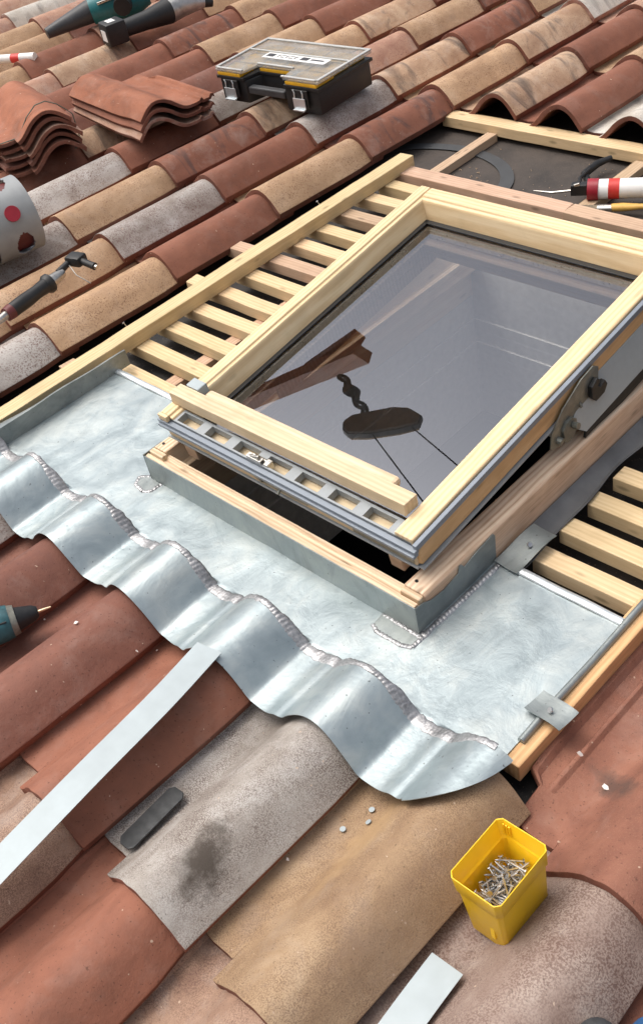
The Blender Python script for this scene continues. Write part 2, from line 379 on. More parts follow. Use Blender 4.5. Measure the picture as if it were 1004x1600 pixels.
    es = [e for e in bm.edges if len(e.link_faces) == 2 and e.calc_face_angle(0) > R(50) and any(f.material_index == 0 for f in e.link_faces)]
    bmesh.ops.bevel(bm, geom=es, offset=.0016, segments=2, affect='EDGES', profile=.5, clamp_overlap=True)
    me = bpy.data.meshes.new(name); bm.to_mesh(me); bm.free(); me.materials.append(clay_red); me.materials.append(clay_body)
    me.shade_smooth(); me.set_sharp_from_angle(angle=R(24)); return me
ME_TILE = tile_mesh('tile_mesh', 'laid'); ME_EDGE = tile_mesh('edge_tile_mesh', 'edge')
def tile(M, coat, label, me=None, group='roof tiles laid in courses', body=None):
    o = bpy.data.objects.new('roof_tile', me or ME_TILE); sc.collection.objects.link(o); place(o, M)
    o.material_slots[0].link = 'OBJECT'; o.material_slots[0].material = coat
    o.material_slots[1].link = 'OBJECT'; o.material_slots[1].material = body or clay_body
    return tag(o, label, 'roof tile', group)
COAT = dict(R=(clay_red, 'rust red'), D=(clay_red_b, 'dark red'), S=(clay_sooty, 'sooty red'), T=(clay_tan, 'sandy tan'), U=(clay_tan_sooty, 'sooty tan'),
            G=(clay_grey, 'speckled grey'), P=(clay_pale, 'pale grey'), K=(clay_pink, 'pinkish tan'))
ORD = 'first second third fourth fifth sixth seventh eighth ninth tenth eleventh twelfth thirteenth fourteenth fifteenth'.split()
# left field, columns 0, -1, -2 ... from the skylight side, course by course
FIELD = {-1: 'GT', 0: 'TTGG', 1: 'RGTGRR', 2: 'TRSRUDRKT', 3: 'SGUGDRRURTTK', 4: 'TUKTTTSRKDKPKT', 5: 'USTURRTTTKPRTKP', 6: 'PTSRTTRTK'}
for j, cs in FIELD.items():
    for k, c in enumerate(cs):
        mat, word = COAT[c]; jr = random.Random(j*100+k)
        M = T(-k*P + jr.uniform(-.0012, .0012), j*B + jr.uniform(-.004, .004), jr.uniform(0, .0012), R(jr.uniform(-.35, .35)))
        tile(M, mat, f'{word} roof tile, {ORD[k]} column left of the skylight, {ORD[j+1]} course up from the tin', body=clay_body_grey if c in 'P' else None)
for j, cs in {4: 'URPT', 5: 'RTPR', 6: 'KR'}.items():
    for k, c in enumerate(cs):
        mat, word = COAT[c]; jr = random.Random(j*100+k+50)
        M = T((k+1)*P + jr.uniform(-.0012, .0012), j*B + jr.uniform(-.003, .003), jr.uniform(0, .0012), R(jr.uniform(-.35, .35)))
        tile(M, mat, f'{word} roof tile above the dark underlay, {ORD[k]} from its left, {ORD[j-4]} course up')
FG = [(1, -2, clay_grey, 'speckled grey roof tile at the left end of the wavy metal skirt'),
      (2, -2, clay_grey, 'greyish roof tile poking from under the leftmost metal wave'),
      (3, -2, clay_red_b, 'plain red roof tile just up-left of the teal drill, tucked under the metal skirt'),
      (4, -2, clay_red_b, 'big dark red barrel roof tile below the teal drill, under the metal skirt'),
      (5, -2, clay_red, 'red roof tile crossed by the long pale strip'),
      (6, -2, clay_fg_grey, 'grey speckled roof tile with a black soot patch and a metal plate'),
      (7, -2, clay_fg_tan, 'large sandy roof tile left of the yellow box with small round discs on it'),
      (8, -2, clay_fg_pink, 'pinkish grey roof tile that the yellow box of nails stands on'),
      (9, -2, clay_red, 'red roof tile beyond the pinkish grey one at the lower right'),
      (2, -3, clay_red, 'red roof tile under the drill at the left edge'),
      (3, -3, clay_red, 'red roof tile next below the dark red barrel tile at the left edge'),
      (4, -3, clay_tan, 'yellowish tan roof tile under the long pale strip at the left edge'),
      (5, -3, clay_fg_brown, 'brown speckled roof tile under the end of the strip-crossed red tile'),
      (6, -3, clay_red, 'large smooth red roof tile at the lower left corner'),
      (7, -3, clay_fg_brown, 'brown speckled roof tile between the lower left red tile and the sandy tile'),
      (8, -3, clay_fg_brown, 'brown roof tile under the short white strip end at the bottom'),
      (8, -1, clay_fg_rust, 'rust coloured roof tile with ribbed edge right of the wooden batten'),
      (8, 0, clay_fg_rust, 'rust coloured roof tile next up the slope beside the wooden batten'),
      (9, -1, clay_fg_rust, 'rust coloured roof tile at the far right beyond the ribbed one')]
for i, j, m, lb in FG:
    jr = random.Random(i*31+j)
    dx = {(5, -2): 0, (8, -1): -.002}.get((i, j), 0)
    tile(T(i*P + dx, j*B, 0, R(jr.uniform(-.2, .2))), m, lb, ME_EDGE if i == 8 and j > -2 else None)
# ---------------------------------------------------------------- roof deck and attic opening
def sheet(name, rects, z, mat, thick=.002):
    bm = bmesh.new()
    for x0, x1, y0, y1 in rects: box(bm, x0, x1, y0, y1, z-thick, z)
    return bm
ZU = -.062
o = build('roof_underlay', sheet('u', [(-5, .585, -2.2, 4), (1.198, 4, -2.2, 4), (.585, 1.198, -2.2, -.135), (.585, 1.198, .76, 4)], ZU, None), underlay_m); tag(o, kind='structure')
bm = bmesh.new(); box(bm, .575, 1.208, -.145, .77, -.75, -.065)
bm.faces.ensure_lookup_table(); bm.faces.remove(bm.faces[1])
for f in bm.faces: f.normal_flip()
o = build('attic_dark_void', bm, void_m); tag(o, kind='structure')  # near-black open-topped box, painted dark for the unlit attic
bm = bmesh.new(); box(bm, -40, 40, -40, 40, -6.2, -6)
o = build('ground', bm, plain('ground_earth', (.16, .13, .10), .9)); tag(o, kind='structure')
# ---------------------------------------------------------------- battens
def plank_mesh(L, w_, h, seed, bev=.0015):
    bm = bmesh.new(); n = max(4, int(L/.06)); r = random.Random(seed)
    xs = lin(-L/2, L/2, n); ofs = [(r.uniform(-.0007, .0007), r.uniform(-.0007, .0007)) for _ in xs]
    skew = [r.uniform(-.002, .002), r.uniform(-.002, .002)]
    rings = []
    for q, (x, (a, b)) in enumerate(zip(xs, ofs)):
        e = skew[0] if q == 0 else skew[1] if q == n-1 else 0
        rings.append([bm.verts.new((x+e*s_, a + s_*w_/2, b + t*h/2)) for s_, t in ((-1, -1), (1, -1), (1, 1), (-1, 1))])
    for a, b in zip(rings, rings[1:]):
        for k in range(4): bm.faces.new((a[k], b[k], b[(k+1) % 4], a[(k+1) % 4]))
    bm.faces.new(rings[0]); bm.faces.new(rings[-1][::-1]); bmesh.ops.recalc_face_normals(bm, faces=bm.faces[:])
    return bm
def plank(name, p0, p1, w_, h, mat, parent=None, upv=(0, 0, 1), bev=.0016):
    p0 = Vector(p0); p1 = Vector(p1); x = (p1-p0).normalized(); y = Vector(upv).cross(x)
    M = frame((p0+p1)/2, x, y)
    return build(name, plank_mesh((p1-p0).length, w_, h, hash((round(p0.x, 3), round(p0.y, 3)))), mat, M, parent, bev=bev)
LT = -.006                      # top of the lattice slats
LAT = [(.045, .085), (.132, .10), (.218, .10), (.302, .10), (.385, .035), (.474, .10), (.556, -.03), (.640, .10), (.724, .10), (.812, .10), (.905, .10), (.985, .115)]
names = ['nearest the metal sheet', 'second up from the metal sheet', 'third up from the metal sheet', 'fourth up from the metal sheet', 'fifth up from the metal sheet', 'sixth up from the metal sheet', 'sixth down from the top rail', 'fifth down from the top rail', 'fourth down from the top rail', 'third down from the top rail', 'second down from the top rail', 'right below the top rail']
for k, (y, x0) in enumerate(LAT):
    r = random.Random(k+3); m = wood_pink if k in (6, 9) else wood_new
    x0 = {1: .055, 3: .07, 4: .02, 6: -.02}.get(k, x0)
    o = plank('batten', (x0, y, LT-.0135), (.559 if k < 10 else (.42 if k == 11 else .559), y + r.uniform(-.006, .006), LT-.0135), .039, .029, m)
    tag(o, 'pale wooden slat left of the skylight, ' + names[k], 'batten', 'slats of the left lattice')
o = plank('batten', (.02, -.005, -.030), (.20, -.008, -.030), .04, .027, wood_pink); tag(o, 'short pinkish batten stub between the grey tile and the long batten', 'batten')
for x, lb in ((.285, 'lower batten crossing under the left slats'),):
    o = plank('counter_batten', (x, -.1, -.047), (x+.01, .98, -.047), .035, .024, wood_pink); tag(o, lb, 'batten')
o = plank('long_batten', (.124, -.33, .012), (.124, 1.085, .012), .044, .032, wood_new); tag(o, 'long pale batten lying lengthwise on the left slats', 'batten')
# nails half driven next to the long batten
def nail_bm(L=.045, r=.0013, head=.0032):
    bm = bmesh.new(); tube(bm, [(0, 0, 0), (0, 0, .003), (0, 0, L)], [.0002, r, r], 6); tube(bm, [(0, 0, L), (0, 0, L+.0012)], [head, head], 8); return bm
for x, y, lb in ((.085, .155, 'bent nail left of the long batten near the metal sheet'), (.088, .80, 'nail standing left of the long batten near its upper end')):
    o = build('nail', nail_bm(), nail_steel, T(x, y, -.02, 0, R(18), R(-20))); tag(o, lb, 'nail')
# top rail, ridge-side batten and the two rafters' counter battens in the gap
o = plank('batten', (.10, 1.052, -.013), (.655, 1.052, -.013), .048, .030, wood_pink); tag(o, 'pinkish rail above the skylight, left piece', 'batten')
o = plank('batten', (.657, 1.050, -.013), (1.30, 1.050, -.013), .048, .030, wood_pink); tag(o, 'pinkish rail above the skylight, right piece with marks', 'batten')
o = plank('batten', (-.02, 1.425, -.033), (.655, 1.425, -.033), .050, .030, wood_new); tag(o, 'yellowish batten carrying the open tile ends, left piece', 'batten')
o = plank('batten', (.657, 1.425, -.033), (1.20, 1.425, -.033), .050, .030, wood_new); tag(o, 'yellowish batten carrying the open tile ends, right piece', 'batten')
o = plank('counter_batten', (.165, 1.078, -.049), (.165, 1.398, -.049), .032, .024, wood_pink); tag(o, 'thin batten bridging the gap beside the curved grey band', 'batten')
o = plank('counter_batten', (.640, 1.078, -.049), (.640, 1.398, -.049), .036, .024, wood_pink); tag(o, 'thin batten bridging the gap behind the sealant gun', 'batten')
# curved grey band on the underlay
bm = bmesh.new(); cx, cy = .13, 1.13
def band(u, v): return Vector((cx + (.205+v)*math.cos(u)*1.12, cy + (.17+v)*math.sin(u), ZU + .0032 + .0006*math.sin(u*9)))
grid(bm, band, lin(R(-25), R(165), 60), [0, .012, .024, .034]); thicken(bm, .0012)
o = build('curved_band', bm, tape_grey, smooth=True); tag(o, 'curved grey band lying on the dark underlay', 'band')
bm = bmesh.new(); r = random.Random(5)
for k in range(150):
    x, y = (r.gauss(.20, .05), r.gauss(1.16, .035)) if k < 60 else (r.uniform(.2, .95), r.uniform(1.09, 1.38))
    a = r.uniform(0, 6.3); l = r.uniform(.001, .007 if k < 60 else .0025); tube(bm, [(x, y, ZU+.001), (x+l*math.cos(a), y+l*math.sin(a), ZU+.001+r.uniform(0, .003)), (x+l*1.3*math.cos(a+.7), y+l*1.3*math.sin(a+.7), ZU+.0015)], r.uniform(.0004, .0011), 4)
o = build('wood_shavings', bm, wood_pink); tag(o, 'scattered wood shavings and crumbs on the dark underlay', 'shavings', kind='stuff')
bm = bmesh.new(); box(bm, .30, 1.30, .93, .975, -.018, -.014); o = build('trim_strip', bm, zinc_up, bev=.0008); tag(o, 'thin grey metal strip behind the skylight below the pinkish rail', 'trim strip')
# right hand slats
RB = [(.078, 0), (.155, 0), (.232, 0), (.310, 0), (.388, 1), (.466, 0), (.545, 0)]
rn = ['nearest the right metal clip', 'second from the right metal clip', 'third from the right metal clip', 'fourth from the right metal clip', 'pinkish fifth from the metal clip', 'sixth from the right metal clip', 'seventh from the right metal clip']
for k, (y, pk) in enumerate(RB):
    o = plank('batten', (1.262 + (.006*k if k > 3 else 0), y, -.0175), (1.444, y+.002, -.0175), .037, .030, wood_pink if pk else wood_new); tag(o, 'wooden slat right of the skylight, ' + rn[k], 'batten', 'slats right of the skylight')
o = plank('long_batten', (1.462, -.268, -.014), (1.462, .75, -.014), .034, .034, wood_orange); tag(o, 'honey coloured batten along the right edge of the metal sheet', 'batten')
# grey membrane strip along the skylight
bm = bmesh.new()
def memb(u, v):
    e = 1.262 + .005*math.sin(v*14) + .004*math.sin(v*31+1)
    x = 1.2235 + (e-1.2235)*u
    return Vector((x, v, -.004 + .012*(1-u)**2 + .004*math.sin(v*23+u*3)*u + (.006 if u > .9 else 0)))
grid(bm, memb, lin(0, 1, 7), lin(.02, .80, 40)); thicken(bm, .0015)
o = build('membrane_strip', bm, membrane_m, smooth=True); tag(o, 'strip of dark grey membrane along the right side of the skylight frame', 'membrane')
# ---------------------------------------------------------------- zinc flashing
V0 = .477; VP = .2265
def sm(t): t = max(0, min(1, t)); return t*t*(3-2*t)
def hump0(x):
    lx = (x % P) - P
    if lx > -.0001: return .004
    if lx < -.187: return .003
    pr = [(-.187, .003), (-.176, .0045), (-.168, .0085), (-.157, .0155)] + [(a, z+.0065) for a, z in ARC if a > -.150]
    for a, b in zip(pr, pr[1:]):
        if a[0] <= lx <= b[0]: return a[1] + (b[1]-a[1])*(lx-a[0])/(b[0]-a[0])
    return .004
HT = [hump0(.15+i*.0005) for i in range(2800)]
HT = [sum(HT[max(0, i-13):i+14])/len(HT[max(0, i-13):i+14]) for i in range(2800)]
def hump(x):
    f = (x-.15)/.0005; i = max(0, min(2798, int(f))); return HT[i] + (HT[i+1]-HT[i])*(f-i)
YW = -.288
def apron(x, y):
    b = 1 - sm((y-YW-.001)/.011)
    z = hump(x)*b + .004*(1-b)
    fr_ = sm((YW-.03-y)/.09)
    z += noise.noise(Vector((x*9, y*9, 0)))*.0020 + noise.noise(Vector((x*25, y*25, 4)))*.0006 - fr_*.001
    return z
def yfront(x):
    if x < 1.40: return -.411 + .004*math.sin(x*11) + .002*math.sin(x*37)
    t = min(1, (x-1.40)/.0885); return min(YW-.002, -.411 + .150*(1-math.sqrt(max(0, 1-t*t))))
fl = empty('zinc_flashing', T(.9, -.2, 0), 'sheet zinc flashing with soldered wavy skirt in front of the skylight', 'flashing')
bm = bmesh.new()
xs = sorted(set(lin(.2, .565, 50) + lin(.565, 1.219, 100) + lin(1.219, 1.455, 36))); yb = sorted(set(lin(YW, -.275, 14) + lin(-.275, -.24, 5) + lin(-.24, -.165, 6) + lin(-.165, .026, 22)))
grid(bm, lambda x, y: Vector((x, y, apron(x, y))), xs, yb, skip=lambda x, y: .565 < x < 1.219 and y > -.165); thicken(bm, -.0009)
build('base_sheet', bm, zinc_sheet, None, fl, smooth=True, sharp=60)
bm = bmesh.new(); ux = lin(.2, 1.38, 230) + lin(1.383, 1.4865, 60); vv = lin(0, 1, 14)
grid(bm, lambda x, t: Vector((x, YW + (yfront(x)-YW)*t, apron(x, YW+(yfront(x)-YW)*t))), ux, vv)
for f in bm.faces: f.normal_flip()
thicken(bm, -.0009); build('wavy_skirt', bm, zinc_sheet, None, fl, smooth=True, sharp=60)
# solder bead along the wave
bm = bmesh.new(); us = lin(.2, 1.463, 900)
def bead(x, a):
    wd = .0052 + .0035*abs(noise.noise(Vector((x*60, 3, 0)))) + .0050*sm((.052-hump(x))/.02)
    y = YW - .003 + .001*math.sin(x*40) + wd*math.cos(a) + .0012*noise.noise(Vector((x*90, a, 1)))
    flank = (hump(x+.003)-hump(x-.003))/.006
    rp = 1 + (.55 if flank < -.2 else .15)*(abs(math.sin((x+.0022*noise.noise(Vector((x*45, 0, 0))))*math.pi/.0062 + a*.9)) - .5) + .35*noise.noise(Vector((x*110, a*2, 0)))
    return Vector((x, y, apron(x, min(y, YW)) - .0006 + .0032*rp*max(0, math.sin(a))**.7))
grid(bm, bead, us, lin(0, math.pi, 9))
build('solder_bead', bm, solder, None, fl, smooth=True, sharp=80)
# front and right upstand round the frame
bm = bmesh.new(); box(bm, .562, 1.2235, -.1705, -.1690, .002, .062)
build('front_upstand', bm, zinc_up, None, fl, bev=.0004)
bm = bmesh.new()
poly = [(-.1705, .002), (.020, .002), (.022, .058), (.018, .064), (-.020, .060), (-.055, .053), (-.060, .062), (-.066, .064), (-.070, .051), (-.105, .046), (-.135, .050), (-.150, .058), (-.1705, .062)]
prism(bm, poly, 1.2226, 1.2240, Matrix(((0, 0, 1, 0), (1, 0, 0, 0), (0, 1, 0, 0), (0, 0, 0, 1))))
build('side_upstand', bm, zinc_up, None, fl)
bm = bmesh.new(); box(bm, .5595, .561, -.1705, -.125, .002, .064); build('corner_upstand', bm, zinc_up, None, fl)
def seam(name, p0, p1, wd, n, ht=.003, seed=0):
    bm = bmesh.new(); p0 = Vector(p0); p1 = Vector(p1); d = (p1-p0); L = d.length; d.normalize(); sd = Vector((-d.y, d.x, 0))
    def f(t, a):
        w1 = wd*(1+.35*noise.noise(Vector((t*50, seed, 0)))); rp = .7 + .35*abs(math.sin((t+.003*noise.noise(Vector((t*40, seed, 5))))*math.pi/.0075+a*.5)) + .4*noise.noise(Vector((t*120, a*2, seed)))
        p = p0 + d*t + sd*w1*math.cos(a); return Vector((p.x, p.y, apron(p.x, p.y) + ht*rp*math.sin(a) - .0004))
    grid(bm, f, lin(0, L, n), lin(0, math.pi, 7)); return build(name, bm, solder, None, fl, smooth=True, sharp=80)
seam('solder_bead', (1.231, -.176, 0), (1.233, .022, 0), .0065, 160, .0040, 1)
def tab(pts, seed):
    bm = bmesh.new(); prism(bm, pts, .0045, .0062); build('corner_tab', bm, zinc_up, None, fl, bev=.0004)
    q = pts + [pts[0]]
    for a, b in zip(q[1:-1], q[2:]): seam('solder_bead', (*a, 0), (*b, 0), .0048, max(8, int((Vector(b)-Vector(a)).length*900)), .0035, seed)
tab([(1.150, -.1715), (1.153, -.196), (1.168, -.204), (1.216, -.203), (1.232, -.196), (1.232, -.174)], 4)
tab([(.590, -.1715), (.552, -.169), (.535, -.180), (.546, -.199), (.575, -.204), (.588, -.196)], 7)
# hems
bm = bmesh.new()
def flange(u, v):   # upturned left edge
    h = .036*(1 - .1*math.sin(v*9)); x0 = .2
    if u < 1: return Vector((x0 - .003*u, v, .004 + h*u))
    q = u-1; return Vector((x0 - .003 - (.016+.02*max(0, -v-.17)/.1)*q, v, .004 + h - .012*q*q + .001*math.sin(v*40)))
grid(bm, flange, lin(0, 1, 5)+lin(1.15, 2, 6), lin(-.30, .055, 30)); thicken(bm, .0012)
build('left_flange', bm, zinc_up, None, fl, smooth=True, sharp=60)
for x0, x1 in ((.2, .562), (1.245, 1.452)):
    bm = bmesh.new(); grid(bm, lambda u, v: Vector((u, .020 + .0075*math.cos(v), .0065 + .0045*max(0, math.sin(v)) + .0006*math.sin(u*60))), lin(x0, x1, 30), lin(0, math.pi, 8)); thicken(bm, -.0008)
    build('top_hem', bm, zinc_bright, None, fl, smooth=True, sharp=70)
bm = bmesh.new(); tube(bm, [(1.4575, y, .007 + .0015*math.sin(y*30)) for y in lin(-.235, .07, 24)], [.0055]*24, 10, sq=1.15)
build('right_hem', bm, zinc_up, None, fl, smooth=True, sharp=70)
# holding clips
def clip(name, M, L, wd, bend, label):
    rt = empty(name, M, label, 'clip')
    bm = bmesh.new(); grid(bm, lambda u, v: Vector((u*wd, v*L, .006 + bend*math.sin(v*2.6)*v - .0015*math.sin(u*3))), lin(0, 1, 5), lin(0, 1, 14)); thicken(bm, .001)
    build('strap', bm, zinc_up, M, rt, smooth=True)
    bm = bmesh.new(); tube(bm, [(0, 0, -.01), (0, 0, .003)], .0022, 8); tube(bm, [(0, 0, .003), (.001, 0, .0045)], [.0046, .0038], 12)
    build('nail', bm, nail_steel, M @ T(wd*.6, L*.55, .007+bend*.5, 0, R(12), R(10)), rt, smooth=True)
clip('metal_clip', T(1.226, .012, .006, R(-4)), .098, .046, .013, 'bent metal clip nailed at the upper right corner of the skylight flashing')
clip('metal_clip', T(1.436, -.152, .008, R(-96)), .062, .040, .010, 'small metal clip nailed over the honey coloured batten')
# ---------------------------------------------------------------- roof window
win = empty('roof_window', T(.892, .30, 0), 'open wooden roof window with tilted double glazed sash', 'roof window')
ZT = .068
def fprism(name, prof, a, b, axis, mat, parent=win):
    """profile swept from a to b; axis 'y': prof is (x,z); axis 'x': prof is (y,z). Local X follows the grain."""
    n = len(prof)
    if axis == 'y': M = frame((0, (a+b)/2, 0), (0, 1, 0), (-1, 0, 0)); pr = [(-x, z) for x, z in prof]
    else: M = frame(((a+b)/2, 0, 0), (1, 0, 0), (0, 1, 0)); pr = list(prof)
    h = (b-a)/2; bm = bmesh.new()
    A = [bm.verts.new((-h, y, z)) for y, z in pr]; C = [bm.verts.new((h, y, z)) for y, z in pr]
    bm.faces.new(A); bm.faces.new(C[::-1])
    for i in range(n): bm.faces.new((A[i], C[i], C[(i+1) % n], A[(i+1) % n]))
    bmesh.ops.recalc_face_normals(bm, faces=bm.faces[:])
    return build(name, bm, mat, M, parent, bev=.0014)
YB, YT = -.168, .775
# right and left jambs with a stepped inner rebate; they drop below the deck
fprism('side_jamb', [(1.2215, -.012), (1.2215, .064), (1.2175, ZT), (1.182, ZT+.001), (1.180, .030), (1.165, .028), (1.165, -.012), (1.190, -.014), (1.190, -.09), (1.205, -.09), (1.205, -.012)], -.145, YT, 'y', wood_jamb)
fprism('side_jamb', [(.5625, -.012), (.5625, .064), (.5665, ZT), (.600, ZT+.001), (.604, .030), (.619, .028), (.619, -.012), (.594, -.014), (.594, -.09), (.579, -.09), (.579, -.012)], -.145, YT, 'y', wood_jamb)
fprism('bottom_rail', [(-.168, .003), (-.168, .0615), (-.160, .0625), (-.158, .056), (-.148, .056), (-.146, .060), (-.139, .060), (-.139, -.09), (-.155, -.09), (-.155, .003)], .5635, 1.2205, 'x', wood_jamb)
fprism('top_rail', [(YT, -.012), (YT, .05), (YT+.035, .05), (YT+.035, -.012)], .5625, 1.2215, 'x', wood_jamb)
bm = bmesh.new()
for k_, (za, zb_) in enumerate(((-.15, -.092), (-.21, -.152), (-.42, -.212))):
    e_ = .005*k_
    box(bm, .580, .592+e_, -.13, .765, za, zb_); box(bm, .592+e_, 1.20, .753-e_, .765, za, zb_ if k_ else -.014)
build('reveal_lining', bm, plain('pale_lining', (.62, .61, .57), .8), None, win)
# jamb end blocks at the lower corners
for x0, x1 in ((1.183, 1.2205), (.5635, .603)):
    bm = bmesh.new(); box(bm, x0, x1, -.1575, -.1455, .020, ZT-.0015); build('end_block', bm, wood_jamb, None, win, bev=.002)
    bm = bmesh.new(); tube(bm, [(0, 0, -.004), (0, 0, .0008)], .0028, 10); build('plug', bm, black_pl, T((x0+x1)/2-.008, -.130, ZT+.0012), win)
# sash ------------------------------------------------------------
TH_ = .125; SO = Vector((.590, -.126, .145)); SM = Matrix.Translation(SO) @ Matrix.Rotation(TH_, 4, 'X')
SW, SL, SD = .600, .760, .060
sash = bpy.data.objects.new('sash', None); sc.collection.objects.link(sash); sash.empty_display_size = .05; place(sash, SM, win)
def sprism(name, prof, a, b, axis, mat, dz=0):
    o = fprism(name, prof, a, b, axis, mat, sash); M = SM @ W[o.name]; W[o.name] = M; o.matrix_basis = SM.inverted() @ M; return o
st = .040; gz = -.046
lp = [(0, -SD+.004), (0, -.002), (.002, 0), (.024, 0), (.026, -.004), (.032, -.004), (.034, -.008), (st+.004, gz+.004), (st+.008, gz-.012), (.012, -SD)]
sprism('stile', lp, .004, SL-.001, 'y', wood_sash)
rp_ = [(SW-x, z) for x, z in [(0, -.012), (0, -.002), (.002, 0), (.034, 0), (.036, -.002), (st, gz+.004), (st+.004, gz-.012), (.006, -SD), (.004, -.012)]]
sprism('stile', rp_, .004, SL-.001, 'y', wood_sash)
tp = [(SL, -SD), (SL, -.002), (SL-.002, 0), (SL-.030, 0), (SL-.032, -.004), (SL-.038, -.005), (SL-.040, -.009), (SL-st-.008, gz+.004), (SL-st-.012, gz-.012)]
sprism('top_rail', tp, st-.012, SW-st+.010, 'x', wood_sash)
# outer casing of the right stile: grey edge, honey wood side, lower lip
def sbox(name, x0, x1, y0, y1, z0, z1, mat, bev=.0008, parent=None):
    bm = bmesh.new(); box(bm, x0, x1, y0, y1, z0, z1); return build(name, bm, mat, SM, parent or sash, bev=bev)
sbox('edge_trim', SW+.001, SW+.009, .000, SL, -.016, -.005, blue_alu)
o = plank('side_board', SM @ Vector((SW+.0005, .004, -.036)), SM @ Vector((SW+.0005, SL, -.036)), .012, .038, wood_orange, sash, upv=SM.to_3x3() @ Vector((0, 0, 1)))
sbox('edge_trim', SW-.006, SW+.011, .001, SL, -.0605, -.0565, grey_alu)
# glazing: two panes, gasket, spacer
glass_in = glass_m.copy(); glass_in.name = 'inner_pane_glass'
glass_in.node_tree.nodes['Fresnel'].inputs['IOR'].default_value = 1.75
for m_ in (glass_m, glass_in):
    m_.node_tree.nodes['Transparent BSDF'].inputs[0].default_value = (.95, .96, .96, 1)
def pane(name, z, gm):
    bm = bmesh.new(); g = .0345; vs = [bm.verts.new(v) for v in ((st-.004, g, z), (SW-st+.004, g, z), (SW-st+.004, SL-st, z), (st-.004, SL-st, z))]; bm.faces.new(vs)
    return build(name, bm, gm, SM, sash)
pane('glass_pane', gz, glass_m); pane('glass_pane', gz-.018, glass_in)
bm = bmesh.new()
for a in ((st+.002, st+.013, .03, SL-st-.012), (SW-st-.007, SW-st, .03, SL-st-.012), (st+.002, SW-st, SL-st-.020, SL-st-.009)): box(bm, a[0], a[1], a[2], a[3], gz+.0008, gz+.0045)
build('gasket', bm, rubber, SM, sash, bev=.0008)
bm = bmesh.new()
for a in ((st+.014, st+.020, .03, SL-st-.012), (SW-st-.012, SW-st-.006, .03, SL-st-.012), (st+.014, SW-st-.006, SL-st-.034, SL-st-.028)): box(bm, a[0], a[1], a[2], a[3], gz-.0165, gz-.0012)
build('spacer_bar', bm, steel, SM, sash)
bm = bmesh.new()
for a in ((st-.006, st+.026, .0, SL-.02), (SW-st-.024, SW-st+.004, .0, SL-.02), (st-.006, SW-st+.006, SL-st-.052, SL-.014)): box(bm, a[0], a[1], a[2], a[3], -.094, -.068)
box(bm, st+.0205, st+.0255, .21, SL-.055, -.122, -.0945); box(bm, st-.004, SW-st+.004, SL-.0515, SL-.0465, -.135, -.0945)  # skirts added to keep light through the sash gap off the jamb ledge
build('inner_lining', bm, wood_pink, SM, sash, bev=.002)
# bottom rail: grey ventilation channel with pockets
bm = bmesh.new()
x0, x1, y0, y1 = .006, SW-.004, .004, .034
pock = []; n = 7; px = lin(.040, SW-.105, n)
xsb = sorted([x0] + [p for q in px for p in (q, q+.056)] + [x1])
for a, b in zip(xsb, xsb[1:]):
    inside = any(abs(a-q) < 1e-6 for q in px)
    if inside:
        box(bm, a, b, y0, y0+.0035, -.022, -.008); box(bm, a, b, y1-.005, y1, -.022, -.008); box(bm, b-.003, b+.0001, y0+.0035, y1-.005, -.022, -.0085)
    else: box(bm, a, b, y0, y1, -.022, -.008)
bmesh.ops.remove_doubles(bm, verts=bm.verts, dist=1e-6)
build('vent_channel', bm, grey_alu, SM, sash)
sbox('edge_trim', -.006, SW+.009, -.006, .0035, -.020, -.013, blue_alu); sbox('edge_trim', -.004, SW+.008, -.010, .002, -.0265, -.0205, blue_alu)
sprism('bottom_rail', [(.000, -.055), (.000, -.027), (.034, -.027), (.034, -.055)], .002, SW, 'x', wood_pale)
sbox('edge_trim', -.002, SW+.002, -.003, .030, -.0605, -.0565, grey_alu)
sbox('corner_plate', SW-.13, SW-.004, -.0015, -.0002, -.052, -.030, steel_hinge)
sbox('stile_end', .0, .024, -.004, .0035, -.012, .0, wood_sash)
# lock catch in the middle
bm = bmesh.new(); prism(bm, [(0, 0), (.135, .0), (.142, -.006), (.135, -.013), (.02, -.013), (0, -.004)], -.0035, -.0015, Matrix(((1, 0, 0, .235), (0, 0, 1, 0), (0, 1, 0, -.032), (0, 0, 0, 1))))
tube(bm, [(.262, -.002, -.040), (.262, -.006, -.040)], .004, 8); tube(bm, [(.31, -.003, -.036), (.31, -.012, -.041)], .003, 8)
build('lock_plate', bm, steel_hinge, SM, sash)
bm = bmesh.new(); box(bm, .232, .268, .004, .014, -.008, .0); tube(bm, [(.236, .008, -.004), (.262, .010, .003)], .004, 8); tube(bm, [(.245, .012, 0), (.275, .016, -.010)], .0035, 8); box(bm, .272, .282, .006, .020, -.02, -.004)
build('lock_catch', bm, steel, SM, sash, bev=.0008)
# ventilation flap: the two loose wooden bars along the bottom
flap = bpy.data.objects.new('vent_flap', None); sc.collection.objects.link(flap); place(flap, SM, win)
o = plank('flap_bar', SM @ Vector((.004, .047, .0105)), SM @ Vector((.562, .051, .0105)), .030, .023, wood_pale, flap, bev=.0012)
o = plank('flap_bar', SM @ Vector((.062, .074, .005)), SM @ Vector((.512, .077, .005)), .020, .018, wood_pale, flap, bev=.006)
bm = bmesh.new(); box(bm, .020, .052, .0635, .066, .0, .022); box(bm, .020, .052, .0635, .085, .0218, .0235); box(bm, .052, .0535, .0635, .085, .004, .0235)
build('bracket', bm, white_metal, SM, flap, bev=.0008)
